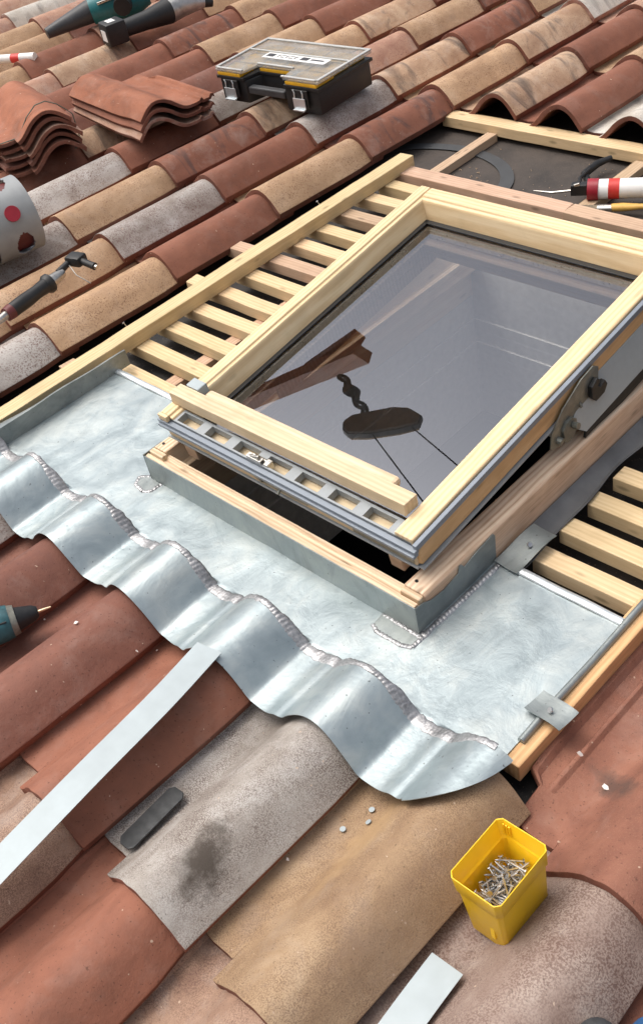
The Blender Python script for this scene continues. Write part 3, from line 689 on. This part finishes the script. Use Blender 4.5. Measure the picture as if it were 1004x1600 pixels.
# hinge on the right jamb side
hg = bpy.data.objects.new('hinge', None); sc.collection.objects.link(hg); place(hg, SM, win)
HX = SW+.011
Hm = Matrix(((0, 0, 1, HX), (1, 0, 0, 0), (0, 1, 0, 0), (0, 0, 0, 1)))   # prism in the y,z plane of the sash
bm = bmesh.new(); prism(bm, [(.318, -.090), (.326, -.062), (.360, -.036), (.415, -.016), (.450, -.014), (.464, -.026), (.460, -.050), (.430, -.070), (.390, -.090), (.345, -.104)], 0, .003, SM @ Hm)
build('hinge_plate', bm, steel_hinge, None, hg, bev=.0008, smooth=True)
bm = bmesh.new(); prism(bm, [(.350, -.100), (.350, -.074), (.360, -.064), (.376, -.064), (.386, -.074), (.387, -.092), (.378, -.103), (.362, -.106)], .003, .008, SM @ Hm)
tube(bm, [SM @ Vector((HX+.010, .374, -.078)), SM @ Vector((HX+.020, .374, -.076))], .006, 10); tube(bm, [SM @ Vector((HX, .340, -.086)), SM @ Vector((HX+.010, .340, -.088))], .007, 10)
tube(bm, [SM @ Vector((HX+.002, .405, -.058)), SM @ Vector((HX+.006, .405, -.066))], .0025, 8)
build('hinge_pivot', bm, steel_hinge, None, hg, smooth=True, sharp=30)
bm = bmesh.new(); prism(bm, [(.428, -.064), (.430, -.042), (.446, -.034), (.454, -.043), (.446, -.050), (.452, -.058), (.466, -.053), (.472, -.066), (.462, -.078), (.438, -.078)], .003, .012, SM @ Hm)
build('hinge_cap', bm, black_pl, None, hg, bev=.001)
# sloping grey cover profile on the right jamb
bm = bmesh.new(); prism(bm, [(.398, -.112), (.372, -.084), (.375, -.078), (.430, -.045), (SL+.02, -.045), (SL+.02, -.112)], 0, .0015, SM @ Matrix(((0, 0, 1, SW+.0065), (1, 0, 0, 0), (0, 1, 0, 0), (0, 0, 0, 1))))
cvl = SM.inverted()
for v in bm.verts:
    q = cvl @ v.co; q.x += max(0, -.045-q.z)*.28; v.co = SM @ q
build('cover_profile', bm, cover_m, None, win, bev=.0004)
bm = bmesh.new(); prism(bm, [(.394, -.124), (.399, -.1125), (SL+.02, -.1125), (SL+.02, -.124)], -.001, .004, SM @ Matrix(((0, 0, 1, SW+.0225), (1, 0, 0, 0), (0, 1, 0, 0), (0, 0, 0, 1))))
build('cover_lip', bm, rubber, None, win)
bm = bmesh.new(); box(bm, -.002, .004, 0, .56, -.018, .0); build('dark_seal', bm, rubber, T(1.2085, .30, .074, 0, math.atan(.125)), win)
# ---------------------------------------------------------------- loose strips and plate
def strip(name, pts, wd, mat, label, cat, th=.0008):
    bm = bmesh.new(); pts = [Vector(p) for p in pts]
    A = []; Bv = []
    for i, p in enumerate(pts):
        d = pts[min(i+1, len(pts)-1)] - pts[max(i-1, 0)]; sd = Vector((-d.y, d.x, 0)).normalized()
        A.append(bm.verts.new(p + sd*wd/2)); Bv.append(bm.verts.new(p - sd*wd/2))
    for i in range(len(pts)-1): bm.faces.new((A[i], Bv[i], Bv[i+1], A[i+1]))
    bm.normal_update()
    if bm.faces[:][0].normal.z < 0:
        for f in bm.faces: f.normal_flip()
    thicken(bm, th); o = build(name, bm, mat, T(0, 0, 0), None, smooth=True); return tag(o, label, cat)
pts = []
SK = [(1.023, -.406), (1.042, -.514), (1.057, -.643), (1.067, -.728), (1.076, -.817), (1.081, -.880)]
for q in range(31):
    t = q/30*(len(SK)-1); k = min(int(t), len(SK)-2); f = t-k
    p0, p1, p2, p3 = (Vector((*SK[max(0, min(len(SK)-1, k+d))], 0)) for d in (-1, 0, 1, 2))
    v = .5*((2*p1)+(p2-p0)*f+(2*p0-5*p1+4*p2-p3)*f*f+(3*p1-p0-3*p2+p3)*f**3)
    pts.append((v.x, v.y, .064 + .008*math.sin(q/30*math.pi*.9)))
strip('metal_strip', pts, .047, white_metal, 'long pale blue-white metal strip lying across the red tiles', 'metal strip')
strip('metal_strip', [(1.567+.010*t, -.528-.16*t, -.004+.004*math.sin(t*3)) for t in lin(0, 1, 8)], .044, white_metal, 'short end of white metal strip below the yellow box', 'metal strip')
bm = bmesh.new(); prism(bm, [(-.014, -.046), (-.006, -.053), (.010, -.053), (.016, -.046), (.016, .046), (.010, .053), (-.008, .053), (-.014, .046)], 0, .0035)
o = build('metal_plate', bm, lead, T(1.124, -.628, -.014, R(3), 0, R(-3)), bev=.001); tag(o, 'small dark metal bar with clipped corners on the grey tile', 'metal plate')
# little discs, chips, shavings
DZ = [(1.338, -.470, 'small round white disc lowest on the sandy tile'), (1.360, -.442, 'small round white disc right of its twin on the sandy tile'), (1.349, -.424, 'small grey disc close to the metal skirt on the sandy tile')]
def tz(x, y):          # top of the laid tiles
    i = math.ceil(x/P - 1e-9); lx = x - i*P; j = math.floor(y/B); ly = y - j*B
    pr = [(-.24, -.017), (-.215, -.023), (-.190, -.022)] + ARC
    for a, b in zip(pr, pr[1:]):
        if a[0] <= lx <= b[0]: return a[1] + (b[1]-a[1])*(lx-a[0])/(b[0]-a[0]) - .036*ly, math.atan2(b[1]-a[1], b[0]-a[0])
    return -.02, 0
for x, y, lb in DZ:
    z, a = tz(x, y); bm = bmesh.new(); tube(bm, [(0, 0, 0), (0, 0, .0010)], .0042, 14); o = build('disc', bm, white_metal, T(x, y, z+.002, 0, 0, -a)); tag(o, lb, 'disc')
CH = [(.787, -.495, .006, 'white chip on the dark red barrel tile'), (.656, -.520, .003, 'tiny white chip beside the drill chuck'), (.657, -.501, .003, 'tiny white chip in the valley right of the drill bit'),
      (.873, -.455, .003, 'white chip just below the metal skirt in the red valley'), (.876, -.425, .003, 'smallest white chip near the top end of the pale strip'), (1.528, -.203, .007, 'white twisted scrap on the ribbed rust tile'),
      (1.574, -.213, .008, 'pinkish white scrap on the sooty patch of the rust tile'), (1.313, -.549, .004, 'white shaving on the sandy tile by the grey tile edge')]
for x, y, s_, lb in CH:
    z, a = tz(x, y); bm = bmesh.new(); r = random.Random(int(x*1e4)); prism(bm, [(s_*math.cos(t)*r.uniform(.4, 1.1), s_*.5*math.sin(t)*r.uniform(.5, 1.2)) for t in lin(0, 5.4, 7)], 0, .0015)
    o = build('chip', bm, white_chip, T(x, y, z+.0035, r.uniform(0, 3), 0, -a)); tag(o, lb, 'chip')
# ---------------------------------------------------------------- yellow box of nails
bx = empty('storage_box', T(1.582, -.428, -.018, 0, 0, R(-5)), 'small yellow plastic box filled with nails', 'box')
def rrect(wx, wy, c, n=1): return [(-wx+c, -wy), (wx-c, -wy), (wx, -wy+c), (wx, wy-c), (wx-c, wy), (-wx+c, wy), (-wx, wy-c), (-wx, -wy+c)]
bm = bmesh.new()
def ringv(wx, wy, c, z): return [bm.verts.new((x, y, z)) for x, y in rrect(wx, wy, c)]
H = .112
lv = [ringv(.0275, .0420, .004, 0), ringv(.0318, .0450, .0045, H-.032), ringv(.0345, .0472, .0055, H-.028), ringv(.0362, .0485, .006, H), ringv(.0348, .0470, .0055, H), ringv(.0328, .0455, .005, H-.028), ringv(.0304, .0436, .004, H-.032), ringv(.0262, .0405, .004, .002)]
bm.faces.new(lv[0][::-1]); bm.faces.new(lv[-1])
for a, b in zip(lv, lv[1:]):
    for k in range(8): bm.faces.new((a[k], a[(k+1) % 8], b[(k+1) % 8], b[k]))
build('body', bm, yellow, W[bx.name], bx, smooth=True, sharp=25, bev=.0006)
bm = bmesh.new()
for s_ in (-1, 0, 1): box(bm, -.0012+.004*s_, .0012+.004*s_, -.001, .0006, H-.024, H-.006)
build('rib', bm, yellow, W[bx.name] @ T(-.024, .0450, 0), bx)
bm = bmesh.new(); box(bm, -.003, .003, -.0008, .0012, .02, H-.04); build('rib', bm, yellow, W[bx.name] @ T(.012, -.0455, 0, 0, R(-4)), bx)
proto = None
for k in range(120):
    r = random.Random(k+40)
    M = T(r.uniform(-.016, .016), r.uniform(-.030, .030), .042 + (k/120)*.032, r.uniform(0, 6.28), R(90 + r.uniform(-30, 30)), 0) @ T(0, 0, -.017)
    # keep heads and tips inside the walls
    tip = M @ Vector((0, 0, 0)); hd = M @ Vector((0, 0, .036))
    for e in (tip, hd):
        if e.x < -.0225: M = Matrix.Translation((-.0225-e.x, 0, 0)) @ M
        if e.x > .0225: M = Matrix.Translation((.0225-e.x, 0, 0)) @ M
        if e.y < -.037: M = Matrix.Translation((0, -.037-e.y, 0)) @ M
        if e.y > .037: M = Matrix.Translation((0, .037-e.y, 0)) @ M
    M = W[bx.name] @ M
    if proto is None:
        proto = build('nail', nail_bm(.034, .0013, .0033), nail_steel, M); o = proto; me_n = o.data
    else: o = bpy.data.objects.new('nail', me_n); sc.collection.objects.link(o); place(o, M)
    tag(o, 'shiny steel nail lying in the heap inside the yellow box', 'nail', 'nails in the yellow box')
# ---------------------------------------------------------------- stacked spare tiles
ux = Vector((.30, .95, 0)).normalized(); th1 = math.atan2(ux.y, ux.x)
for k in range(5):
    r = random.Random(k); w5 = ['bottom', 'second from bottom', 'middle', 'fourth', 'top'][k]
    M = T(-.79 + r.uniform(-.009, .009), .669 + r.uniform(-.008, .008), .070 + .0235*k, th1 + R(r.uniform(-2.2, 2.2)))
    M = M @ Matrix.Diagonal((1, 1, .80, 1))
    tile(M, (clay_red, clay_red_b, clay_pink, clay_red, clay_new)[k], f'loose red roof tile, {w5} of the stack tied with a green strap', ME_EDGE, 'spare tiles in the strapped stack')
ux = Vector((.12, .99, 0)).normalized(); th2 = math.atan2(ux.y, ux.x) + math.pi
for k in range(3):
    r = random.Random(k+9); w3 = ['bottom', 'middle', 'top'][k]
    o0 = Vector((-.64, .765, 0)) - .41*Vector((ux.y, -ux.x, 0))
    M = T(o0.x + r.uniform(-.004, .008), o0.y + r.uniform(-.006, .006), .088 + .0235*k, th2 + R(r.uniform(-1.5, 1.5)))
    M = M @ Matrix.Diagonal((1, 1, .72, 1))
    tile(M, (clay_pink, clay_red, clay_new)[k], f'loose roof tile, {w3} of the three stacked behind the grey canister', ME_EDGE, 'spare tiles in the loose stack', body=clay_body if k else clay_body_grey)
# strap round the first stack
S1 = T(-.79, .669, 0, th1)
bm = bmesh.new(); pr = [(-.245, .150)] + [(x, z + .070+.0235*4 + .0035) for x, z in ARC[::2]] + [(.006, .158), (.004, .066), (-.02, .060)]
tube(bm, [(x, .045 - .05*max(0, -x-.1), z) for x, z in [(-.30, .145)] + pr], .0016, 6)
o = build('strap', bm, plain('green_strap', (.10, .14, .11), .5), S1); tag(o, 'thin dark green strap tied round the left tile stack', 'strap')
# ---------------------------------------------------------------- organiser case
Bx = T(-.655, 1.110, .058, R(3)) @ Matrix.Rotation(R(0), 4, 'X')
cs = empty('organiser_case', Bx, 'black parts organiser case with clear lid and two metal latches', 'tool case')
Wc, Dc, Hc = .425, .245, .098
bm = bmesh.new()
plan = [(0, 0), (.115, 0), (.130, .060), (.270, .060), (.285, 0), (Wc, 0), (Wc, Dc), (0, Dc)]
prism(bm, [(.008, .006), (.118, .006), (.134, .066), (.266, .066), (.282, .006), (Wc-.008, .006), (Wc-.008, Dc-.006), (.008, Dc-.006)], 0, Hc*.70)
build('case_body', bm, black_pl, Bx, cs, bev=.004, smooth=True)
bm = bmesh.new(); prism(bm, plan, Hc*.70, Hc*.80); build('case_rim', bm, black_pl, Bx, cs, bev=.002)
bm = bmesh.new()
for a in ((.006, .108, .001, .085), (.292, .419, .001, .085), (.132, .272, .061, .090), (.02, .11, .09, .16), (.115, .20, .09, .16), (.205, .30, .09, .16), (.305, .41, .09, .16), (.02, .14, .165, .235), (.145, .28, .165, .235), (.285, .41, .165, .235)):
    box(bm, a[0], a[1]-.004, a[2], a[3]-.004, Hc*.80, Hc*.90)
build('bin', bm, yellow_cup, Bx, cs, bev=.002)
bm = bmesh.new(); prism(bm, plan, Hc*.915, Hc); build('lid', bm, lid_m, Bx, cs, bev=.003)
bm = bmesh.new()
for a in ((0, Wc, Dc-.010, Dc), (0, .010, .004, Dc-.010), (Wc-.010, Wc, .004, Dc-.010), (.28, Wc-.01, 0, .008), (.01, .118, 0, .008), (.125, .275, .060, .068), (.01, Wc-.01, .150, .156)): box(bm, a[0], a[1], a[2], a[3], Hc, Hc+.005)
build('lid_rib', bm, plain('milky_plastic', (.46, .46, .44), .35), Bx, cs, bev=.0015)
bm = bmesh.new(); box(bm, .125, .275, .006, .030, .030, .052); build('handle', bm, dark_pl, Bx, cs, bev=.004)
for x in (.030, .318):
    lt = bpy.data.objects.new('latch', None); sc.collection.objects.link(lt); lt.empty_display_size = .02; place(lt, Bx, cs)
    bm = bmesh.new(); box(bm, x, x+.062, -.006, .0, .02, .070); build('latch_base', bm, black_pl, Bx, lt, bev=.002)
    bm = bmesh.new(); box(bm, x+.008, x+.054, -.012, -.009, .018, .048); box(bm, x+.010, x+.052, -.020, -.010, .014, .018)
    for dx in (.014, .046): tube(bm, [(x+dx, -.010, .046), (x+dx, -.008, .062), (x+dx-.004, -.007, .070)], .0022, 6)
    build('latch_clasp', bm, zinc_bright, Bx, lt, bev=.0006)
bm = bmesh.new(); box(bm, .095, .350, .112, .150, Hc+.0002, Hc+.0012); build('label', bm, white_lb, Bx, cs)
bm = bmesh.new(); box(bm, .105, .135, .122, .142, Hc+.0012, Hc+.0018); box(bm, .245, .275, .122, .142, Hc+.0012, Hc+.0018); box(bm, .285, .335, .128, .136, Hc+.0012, Hc+.0018)
for i, (a, b) in enumerate(((.150, .154), (.162, .176), (.184, .188), (.196, .212), (.220, .224))): box(bm, a, b, .124, .140 if i % 2 == 0 else .128, Hc+.0012, Hc+.0018); box(bm, a, b+.004, .137, .140, Hc+.0012, Hc+.0017)
build('label_print', bm, ink, Bx, cs)
# ---------------------------------------------------------------- grey canister at the left edge
Gm = frame((-.458, .150, .138), (.16, .96, -.02), (.85, -.14, .50))
gc = empty('gas_canister', Gm, 'grey metal canister with red cap and slotted collar lying at left edge', 'canister')
bm = bmesh.new(); N = 64; Rr = .095
def col_pt(u, a): return Vector((u, Rr*math.cos(a), Rr*math.sin(a)))
def slot(u, a):
    for ca in (R(60), R(-60), R(180)):
        d = (a - ca + math.pi) % (2*math.pi) - math.pi
        if (d/.42)**2 + ((u-.052)/.024)**2 < 1: return True
    return False
grid(bm, col_pt, lin(-.02, .105, 46), lin(0, 2*math.pi, 145), skip=slot); bmesh.ops.remove_doubles(bm, verts=bm.verts, dist=1e-5)
for f in bm.faces: f.normal_flip()
thicken(bm, .003); build('collar', bm, gas_grey, Gm, gc, smooth=True, sharp=50)
bm = bmesh.new(); tube(bm, [(-.33, 0, 0), (-.31, 0, 0), (-.26, 0, 0), (-.08, 0, 0), (-.035, 0, 0), (-.018, 0, 0)], [.05, .075, .097, .097, .089, .05], 64); build('body', bm, gas_grey, Gm, gc, smooth=True)
bm = bmesh.new(); ca = R(4); tube(bm, [col_pt(.045, ca)*1 + Vector((0, -.004, 0)), col_pt(.045, ca) + Vector((0, .004, 0))], .0195, 24); build('red_cap', bm, redp, Gm, gc)
bm = bmesh.new(); tube(bm, [(-.03, 0, 0), (.03, 0, 0), (.06, 0, 0)], [.03, .022, .022], 16); tube(bm, [(-.03, 0, 0), (.085, 0, 0)], .084, 40, caps=False); build('valve_and_dark_liner', bm, maroon, Gm, gc, smooth=True)  # wide maroon liner added inside the collar so the slots look dark
# ---------------------------------------------------------------- soldering torch on the tan tile
rt = empty('soldering_iron', T(-.13, .06, .06), 'black and maroon gas soldering iron with silver ferrule resting on tan tiles', 'soldering iron')
def rp(name, pts, r, mat, par, n=14, **k):
    bm = bmesh.new(); tube(bm, pts, r, n, **k); return build(name, bm, mat, None, par, smooth=True, sharp=45)
h0 = Vector((-.152, -.022, .068)); h1 = Vector((-.175, .112, .070)); dd = (h1-h0).normalized()
rp('handle', [h0, h0+dd*.012, h0+dd*.06, h0+dd*.10, h1, h1+dd*.004], [.014, .0175, .0185, .0165, .019, .012], black_pl, rt)
rp('grip_stripe', [h0+dd*-.002, h0+dd*.016], [.0165, .0185], maroon, rt)
rp('guard', [h1-dd*.008, h1, h1+dd*.008, h1+dd*.010], [.019, .024, .024, .016], black_pl, rt)
rp('ferrule', [h1+dd*.010, h1+dd*.035, h1+dd*.055], [.017, .014, .010], steel, rt)
rp('neck', [h1+dd*.045 + Vector((-.006, 0, .004)), h1+dd*.095 + Vector((-.004, 0, .012))], [.009, .008], black_pl, rt)
hd = h1 + dd*.100 + Vector((.010, 0, .012))
bm = bmesh.new(); box(bm, -.024, .022, -.018, .018, -.012, .014, T(hd.x, hd.y, hd.z, R(15))); build('burner_head', bm, black_pl, None, rt, bev=.006, smooth=True)
rp('burner_tube', [hd + Vector((.015, .002, 0)), hd + Vector((.050, .006, -.004)), hd + Vector((.064, .008, -.006))], [.009, .0085, .0095], black_pl, rt)
rp('nozzle', [hd + Vector((.064, .008, -.006)), hd + Vector((.071, .010, -.007))], .006, steel, rt)
rp('wire_stand', [hd + Vector((-.005, -.022, -.004)), hd + Vector((.035, -.032, -.016)), hd + Vector((.072, -.022, -.034))], .0013, steel, rt, n=6)
rp('hose_fitting', [h0 - dd*.002, h0 - dd*.030, h0-dd*.055], [.011, .009, .0095], steel, rt)
rp('copper_end', [h0-dd*.055, h0-dd*.085], [.008, .007], copper, rt)
# ---------------------------------------------------------------- sealant gun, brush
def at(px, py, z): return Vector((px, py, z))
rt = empty('sealant_gun', T(.62, 1.22, -.04), 'sealant gun with red and white cartridge lying above the skylight', 'sealant gun')
c0 = Vector((.629, 1.179, -.016)); c1 = Vector((.895, 1.319, -.016)); dc = (c1-c0).normalized()
rp('cartridge', [c0, c0+dc*.003, c1], [.022, .024, .024], white_lb, rt, n=24)
upv = Vector((-.35, -.25, .9)).normalized()
rp('collar', [c0-dc*.004, c0+dc*.022], [.0262, .0262], redp, rt, n=24)
rp('band', [c0+dc*.046, c0+dc*.072], [.0245, .0245], red_ink, rt, n=24)
bm = bmesh.new()
grid(bm, lambda u, v: c0 + dc*u + (upv*math.cos(v) + upv.cross(dc)*math.sin(v))*.0247, lin(.072, .090, 3), lin(-.5, .45, 8)); grid(bm, lambda u, v: c0 + dc*u + (upv*math.cos(v) + upv.cross(dc)*math.sin(v))*.0247, lin(.032, .046, 3), lin(.2, .9, 6))
thicken(bm, .0003); build('band_print', bm, red_ink, None, rt)
rp('cradle', [c0+dc*.02+Vector((0, .0, -.021)), c1+Vector((0, 0, -.021))], [.008, .008], maroon, rt, n=8, sq=.5)
upv = Vector((-.35, -.25, .9)).normalized()
fm = frame(c0 + dc*.063 + upv*.0252, dc, upv.cross(dc))
text('lettering', 'GO', .014, fm, white_lb, rt)
fm2 = frame(c0 + dc*.125 + upv*.0252, dc, upv.cross(dc)); text('lettering', 'LE L', .016, fm2, ink, rt)
rp('rod', [c0-dc*.02, c0-dc*.09+Vector((0, -.003, -.004)), Vector((.495, 1.135, -.026))], [.003, .003, .0015], steel, rt, n=8)
bm = bmesh.new(); box(bm, -.045, -.004, -.014, .014, -.018, .006, frame(c0, dc, (0, 0, 1))); build('gun_body', bm, black_pl, None, rt, bev=.003)
rp('trigger', [c0-dc*.03 + Vector((0, .01, .01)), c0-dc*.045+Vector((-.01, .055, .005)), c0-dc*.03+Vector((-.035, .11, .0))], [.006, .005, .0035], black_pl, rt, n=8)
rp('grip', [c0-dc*.01 + Vector((0, .02, 0)), Vector((.555, 1.27, -.03)), Vector((.552, 1.33, -.030)), Vector((.572, 1.365, -.025))], [.007, .010, .010, .007], black_pl, rt, n=8)
rp('screw', [c0-dc*.035+Vector((0, -.002, .012)), c0-dc*.022+Vector((0, -.002, .016))], .0045, steel, rt, n=8)
rt = empty('paint_brush', T(.72, 1.17, -.045), 'small flat brush with yellow handle beside the sealant gun', 'brush')
b0 = Vector((.628, 1.125, -.042)); b1 = Vector((.86, 1.235, -.034)); db = (b1-b0).normalized()
bm = bmesh.new(); tube(bm, [b0, b0+db*.03, b0+db*.052], [.013, .0125, .011], 10, sq=.6); build('bristles', bm, plain('bristle', (.20, .16, .11), .8, 0, .4, .8, 250), None, rt, smooth=True)
rp('ferrule', [b0+db*.050, b0+db*.085], [.0125, .0115], steel, rt, n=12, sq=.7)
rp('handle', [b0+db*.083, b0+db*.11, b0+db*.15, b1], [.011, .012, .008, .009], brush_wood, rt, n=12, sq=.8)
# ---------------------------------------------------------------- power tools at the top left
rt = empty('leaf_blower', T(-1.80, 1.4, .08), 'teal handheld blower with long black nozzle lying on the tiles', 'blower')
n0 = Vector((-1.90, 1.285, .080)); n1 = Vector((-1.845, 1.475, .105)); e1 = Vector((-1.74, 1.63, .12))
rp('nozzle', [n0, n0.lerp(n1, .5), n1], [.020, .032, .044], dark_pl, rt, n=18)
rp('motor_body', [n1, n1.lerp(e1, .25), n1.lerp(e1, .6), e1, e1+(e1-n1)*.25], [.050, .060, .066, .062, .045], teal, rt, n=20)
rp('handle', [n1.lerp(e1, .1)+Vector((0, 0, .05)), n1.lerp(e1, .4)+Vector((.01, 0, .095)), e1+Vector((.02, .05, .095)), e1+Vector((.02, .12, .04))], [.016, .017, .018, .02], teal, rt, n=12)
rp('air_intake', [n1.lerp(e1, .75)+Vector((.03, -.03, .0)), n1.lerp(e1, .75)+Vector((.062, -.062, -.004))], [.038, .034], black_pl, rt, n=20)
rp('trim', [n1.lerp(e1, .2)+Vector((.045, -.035, .03)), n1.lerp(e1, .6)+Vector((.05, -.04, .035))], .006, steel, rt, n=8)
rp('battery', [e1+Vector((.03, .07, .02)), e1+Vector((.06, .16, .02))], [.04, .038], black_pl, rt, n=4)
rt = empty('cordless_multitool', T(-1.6, 1.45, .07), 'black cordless tool with square battery and silver head', 'power tool')
k0 = Vector((-1.565, 1.385, .085)); k1 = Vector((-1.535, 1.51, .085)); k2 = Vector((-1.525, 1.61, .085))
bm = bmesh.new(); box(bm, -.052, .030, -.042, .042, -.038, .042, frame(k0, (k1-k0), (-1, .3, 0))); build('battery', bm, black_pl, None, rt, bev=.008, smooth=True)
bm = bmesh.new(); box(bm, -.030, .0, -.020, .020, .0422, .0432, frame(k0, (k1-k0), (-1, .3, 0))); build('battery_label', bm, white_lb, None, rt)
bm = bmesh.new(); box(bm, -.0535, -.0522, -.025, .018, -.02, .018, frame(k0, (k1-k0), (-1, .3, 0))); build('battery_label', bm, white_lb, None, rt)
rp('tool_body', [k0.lerp(k1, .2), k0.lerp(k1, .6), k1, k2], [.030, .032, .034, .046], black_pl, rt, n=16)
rp('gear_head', [k2, k2+Vector((.015, .05, .005)), k2+Vector((.03, .10, .0)), k2+Vector((.045, .14, -.01))], [.045, .042, .034, .022], plain('cast_alloy', (.42, .42, .41), .4, .7, .3, .3), rt, n=16)
rp('chuck', [k2+Vector((.045, .14, -.01)), k2+Vector((.06, .17, -.02))], [.02, .016], black_pl, rt, n=12)
rt = empty('sealant_tube', T(-1.95, .98, .06), 'white and red tube lying on tan tiles at the left edge', 'tube')
t0 = Vector((-1.800, 1.150, .052)); t1 = Vector((-2.05, 1.030, .052))
rp('tube_body', [t0, t1], .016, white_lb, rt, n=14); rp('band', [t0.lerp(t1, .24), t0.lerp(t1, .38)], .0164, red_ink, rt, n=14)
# ---------------------------------------------------------------- drill at the left edge
rt = empty('cordless_drill', T(.68, -.56, .02), 'worn teal cordless drill with a bright bit at the left edge', 'drill')
d0 = Vector((.684, -.512, .022)); d1 = Vector((.640, -.625, .034)); de = (d1-d0).normalized()
rp('bit', [d0-de*.022, d0-de*.010, d0], [.0015, .0024, .0024], brass, rt, n=8)
rp('chuck', [d0, d0+de*.008, d0+de*.034, d0+de*.038], [.009, .014, .020, .022], black_pl, rt, n=18)
rp('gear_ring', [d0+de*.036, d0+de*.046], [.0245, .027], plain('scuffed_ring', (.20, .20, .17), .4, .3, .5, .4, 60), rt, n=20)
rp('housing', [d0+de*.046, d0+de*.060, d0+de*.11, d0+de*.22], [.028, .031, .033, .034], teal_dk, rt, n=20)
rp('seam_line', [d0+de*.050+Vector((.020, -.008, .020)), d0+de*.12+Vector((.024, -.010, .023))], .002, black_pl, rt, n=6)
bm = bmesh.new(); box(bm, .12, .17, -.016, .016, -.10, -.01, frame(d0, de, de.cross(Vector((0, 0, 1))))); build('handle', bm, black_pl, None, rt, bev=.006)
# boot tips at the bottom right corner
rt_ = bmesh.new(); tube(rt_, [(1.802, -.468, -.02), (1.798, -.461, .02), (1.800, -.463, .045), (1.804, -.469, .060)], [.030, .032, .024, .006], 20)
o = build('cloth_bundle', rt_, blue_cloth, smooth=True, sharp=80); tag(o, 'rounded blue cloth just showing in the bottom right corner', 'cloth')
rt_ = bmesh.new(); tube(rt_, [(1.752, -.502, -.02), (1.749, -.497, .01), (1.749, -.497, .024), (1.750, -.498, .030)], [.028, .028, .022, .006], 20)
o = build('rubber_cap', rt_, dark_pl, smooth=True, sharp=80); tag(o, 'dark round cap peeking in at the bottom edge', 'cap')
# ---------------------------------------------------------------- hoist above the skylight (outside the frame, seen mirrored in the glass)
ho = empty('hoist_beam', T(-.55, .75, 1.38), 'reddish wooden hoist beam overhead, mirrored in the left part of the glass', 'hoist beam')
b0 = Vector((-.165, .83, 1.165)); b1 = Vector((-.62, .73, 1.44)); b2 = b1 + (b1-b0)*2.2
plank('beam', b0, b2, .045, .070, plain('red_stained_wood', (.42, .15, .075), .6, 0, .3), ho, upv=(.4, .3, .9))
plank('brace', (-.22, .875, 1.155), (-.50, .80, 1.37), .035, .05, plain('red_stained_brace', (.36, .13, .07), .6, 0, .3), ho)
pb = empty('pulley_block', T(.17, .57, 1.06), 'wooden pulley block on a dark chain, mirrored in the glass', 'pulley')
pl = Vector((.100, .487, 1.045)); pr_ = Vector((.272, .632, 1.072)); dp = (pr_-pl); Lp = dp.length
dn = Vector((.80, -.45, .15))                              # towards the free rope ends
PM = frame((pl+pr_)/2, dp, dn)
def cheek(z0, z1, sc_=1.0): 
    bm = bmesh.new(); prism(bm, [(-Lp*.5*sc_, .004), (-Lp*.49*sc_, -.020*sc_), (-Lp*.38*sc_, -.036*sc_), (-Lp*.15, -.040*sc_), (Lp*.15, -.044*sc_), (Lp*.36*sc_, -.034*sc_), (Lp*.5*sc_, -.006), (Lp*.46*sc_, .020), (Lp*.2, .028*sc_), (-Lp*.2, .030*sc_), (-Lp*.44*sc_, .022)], z0, z1, PM); return bm
build('cheek', cheek(-.024, -.012), plain('oiled_wood_lightened', (.62, .40, .19), .5, 0, .4, .3), None, pb, bev=.002)  # wood colour lightened to offset the shade on the underside
build('cheek', cheek(.012, .024), plain('oiled_wood_back', (.15, .09, .04), .5, 0, .4, .3), None, pb, bev=.002)
build('iron_band', cheek(-.0115, .0115, 1.05), black_pl, None, pb)
hk = PM @ Vector((-.045, -.040, 0)); bt = b0 + Vector((-.02, -.10, .015))
bm = bmesh.new()
for k in range(6):
    c = hk.lerp(bt, (k+.5)/6); d = (bt-hk).normalized(); a = d.orthogonal().normalized() if k % 2 else d.cross(d.orthogonal()).normalized()
    ring = [c + d*.026*math.cos(t) + a*.016*math.sin(t) for t in lin(0, 2*math.pi, 13)]
    tube(bm, ring, .0065 if k != 3 else .014, 8, caps=False)
build('chain', bm, black_pl, None, pb, smooth=True)
for nm, q, e in (('a', (-.03, .03, 0), (.60, .32, .93)), ('b', (.085, .02, 0), (.62, .47, .96))):
    a = PM @ Vector(q); e = Vector(e); e2 = a + (e-a)*1.5
    bm = bmesh.new(); tube(bm, [a, e, e2], .0022, 6); build('rope', bm, black_pl, None, pb)
# ---------------------------------------------------------------- tilt everything to the roof pitch
for o in list(sc.objects):
    if o.parent is None and o.name in W: o.matrix_basis = TILT @ W[o.name]
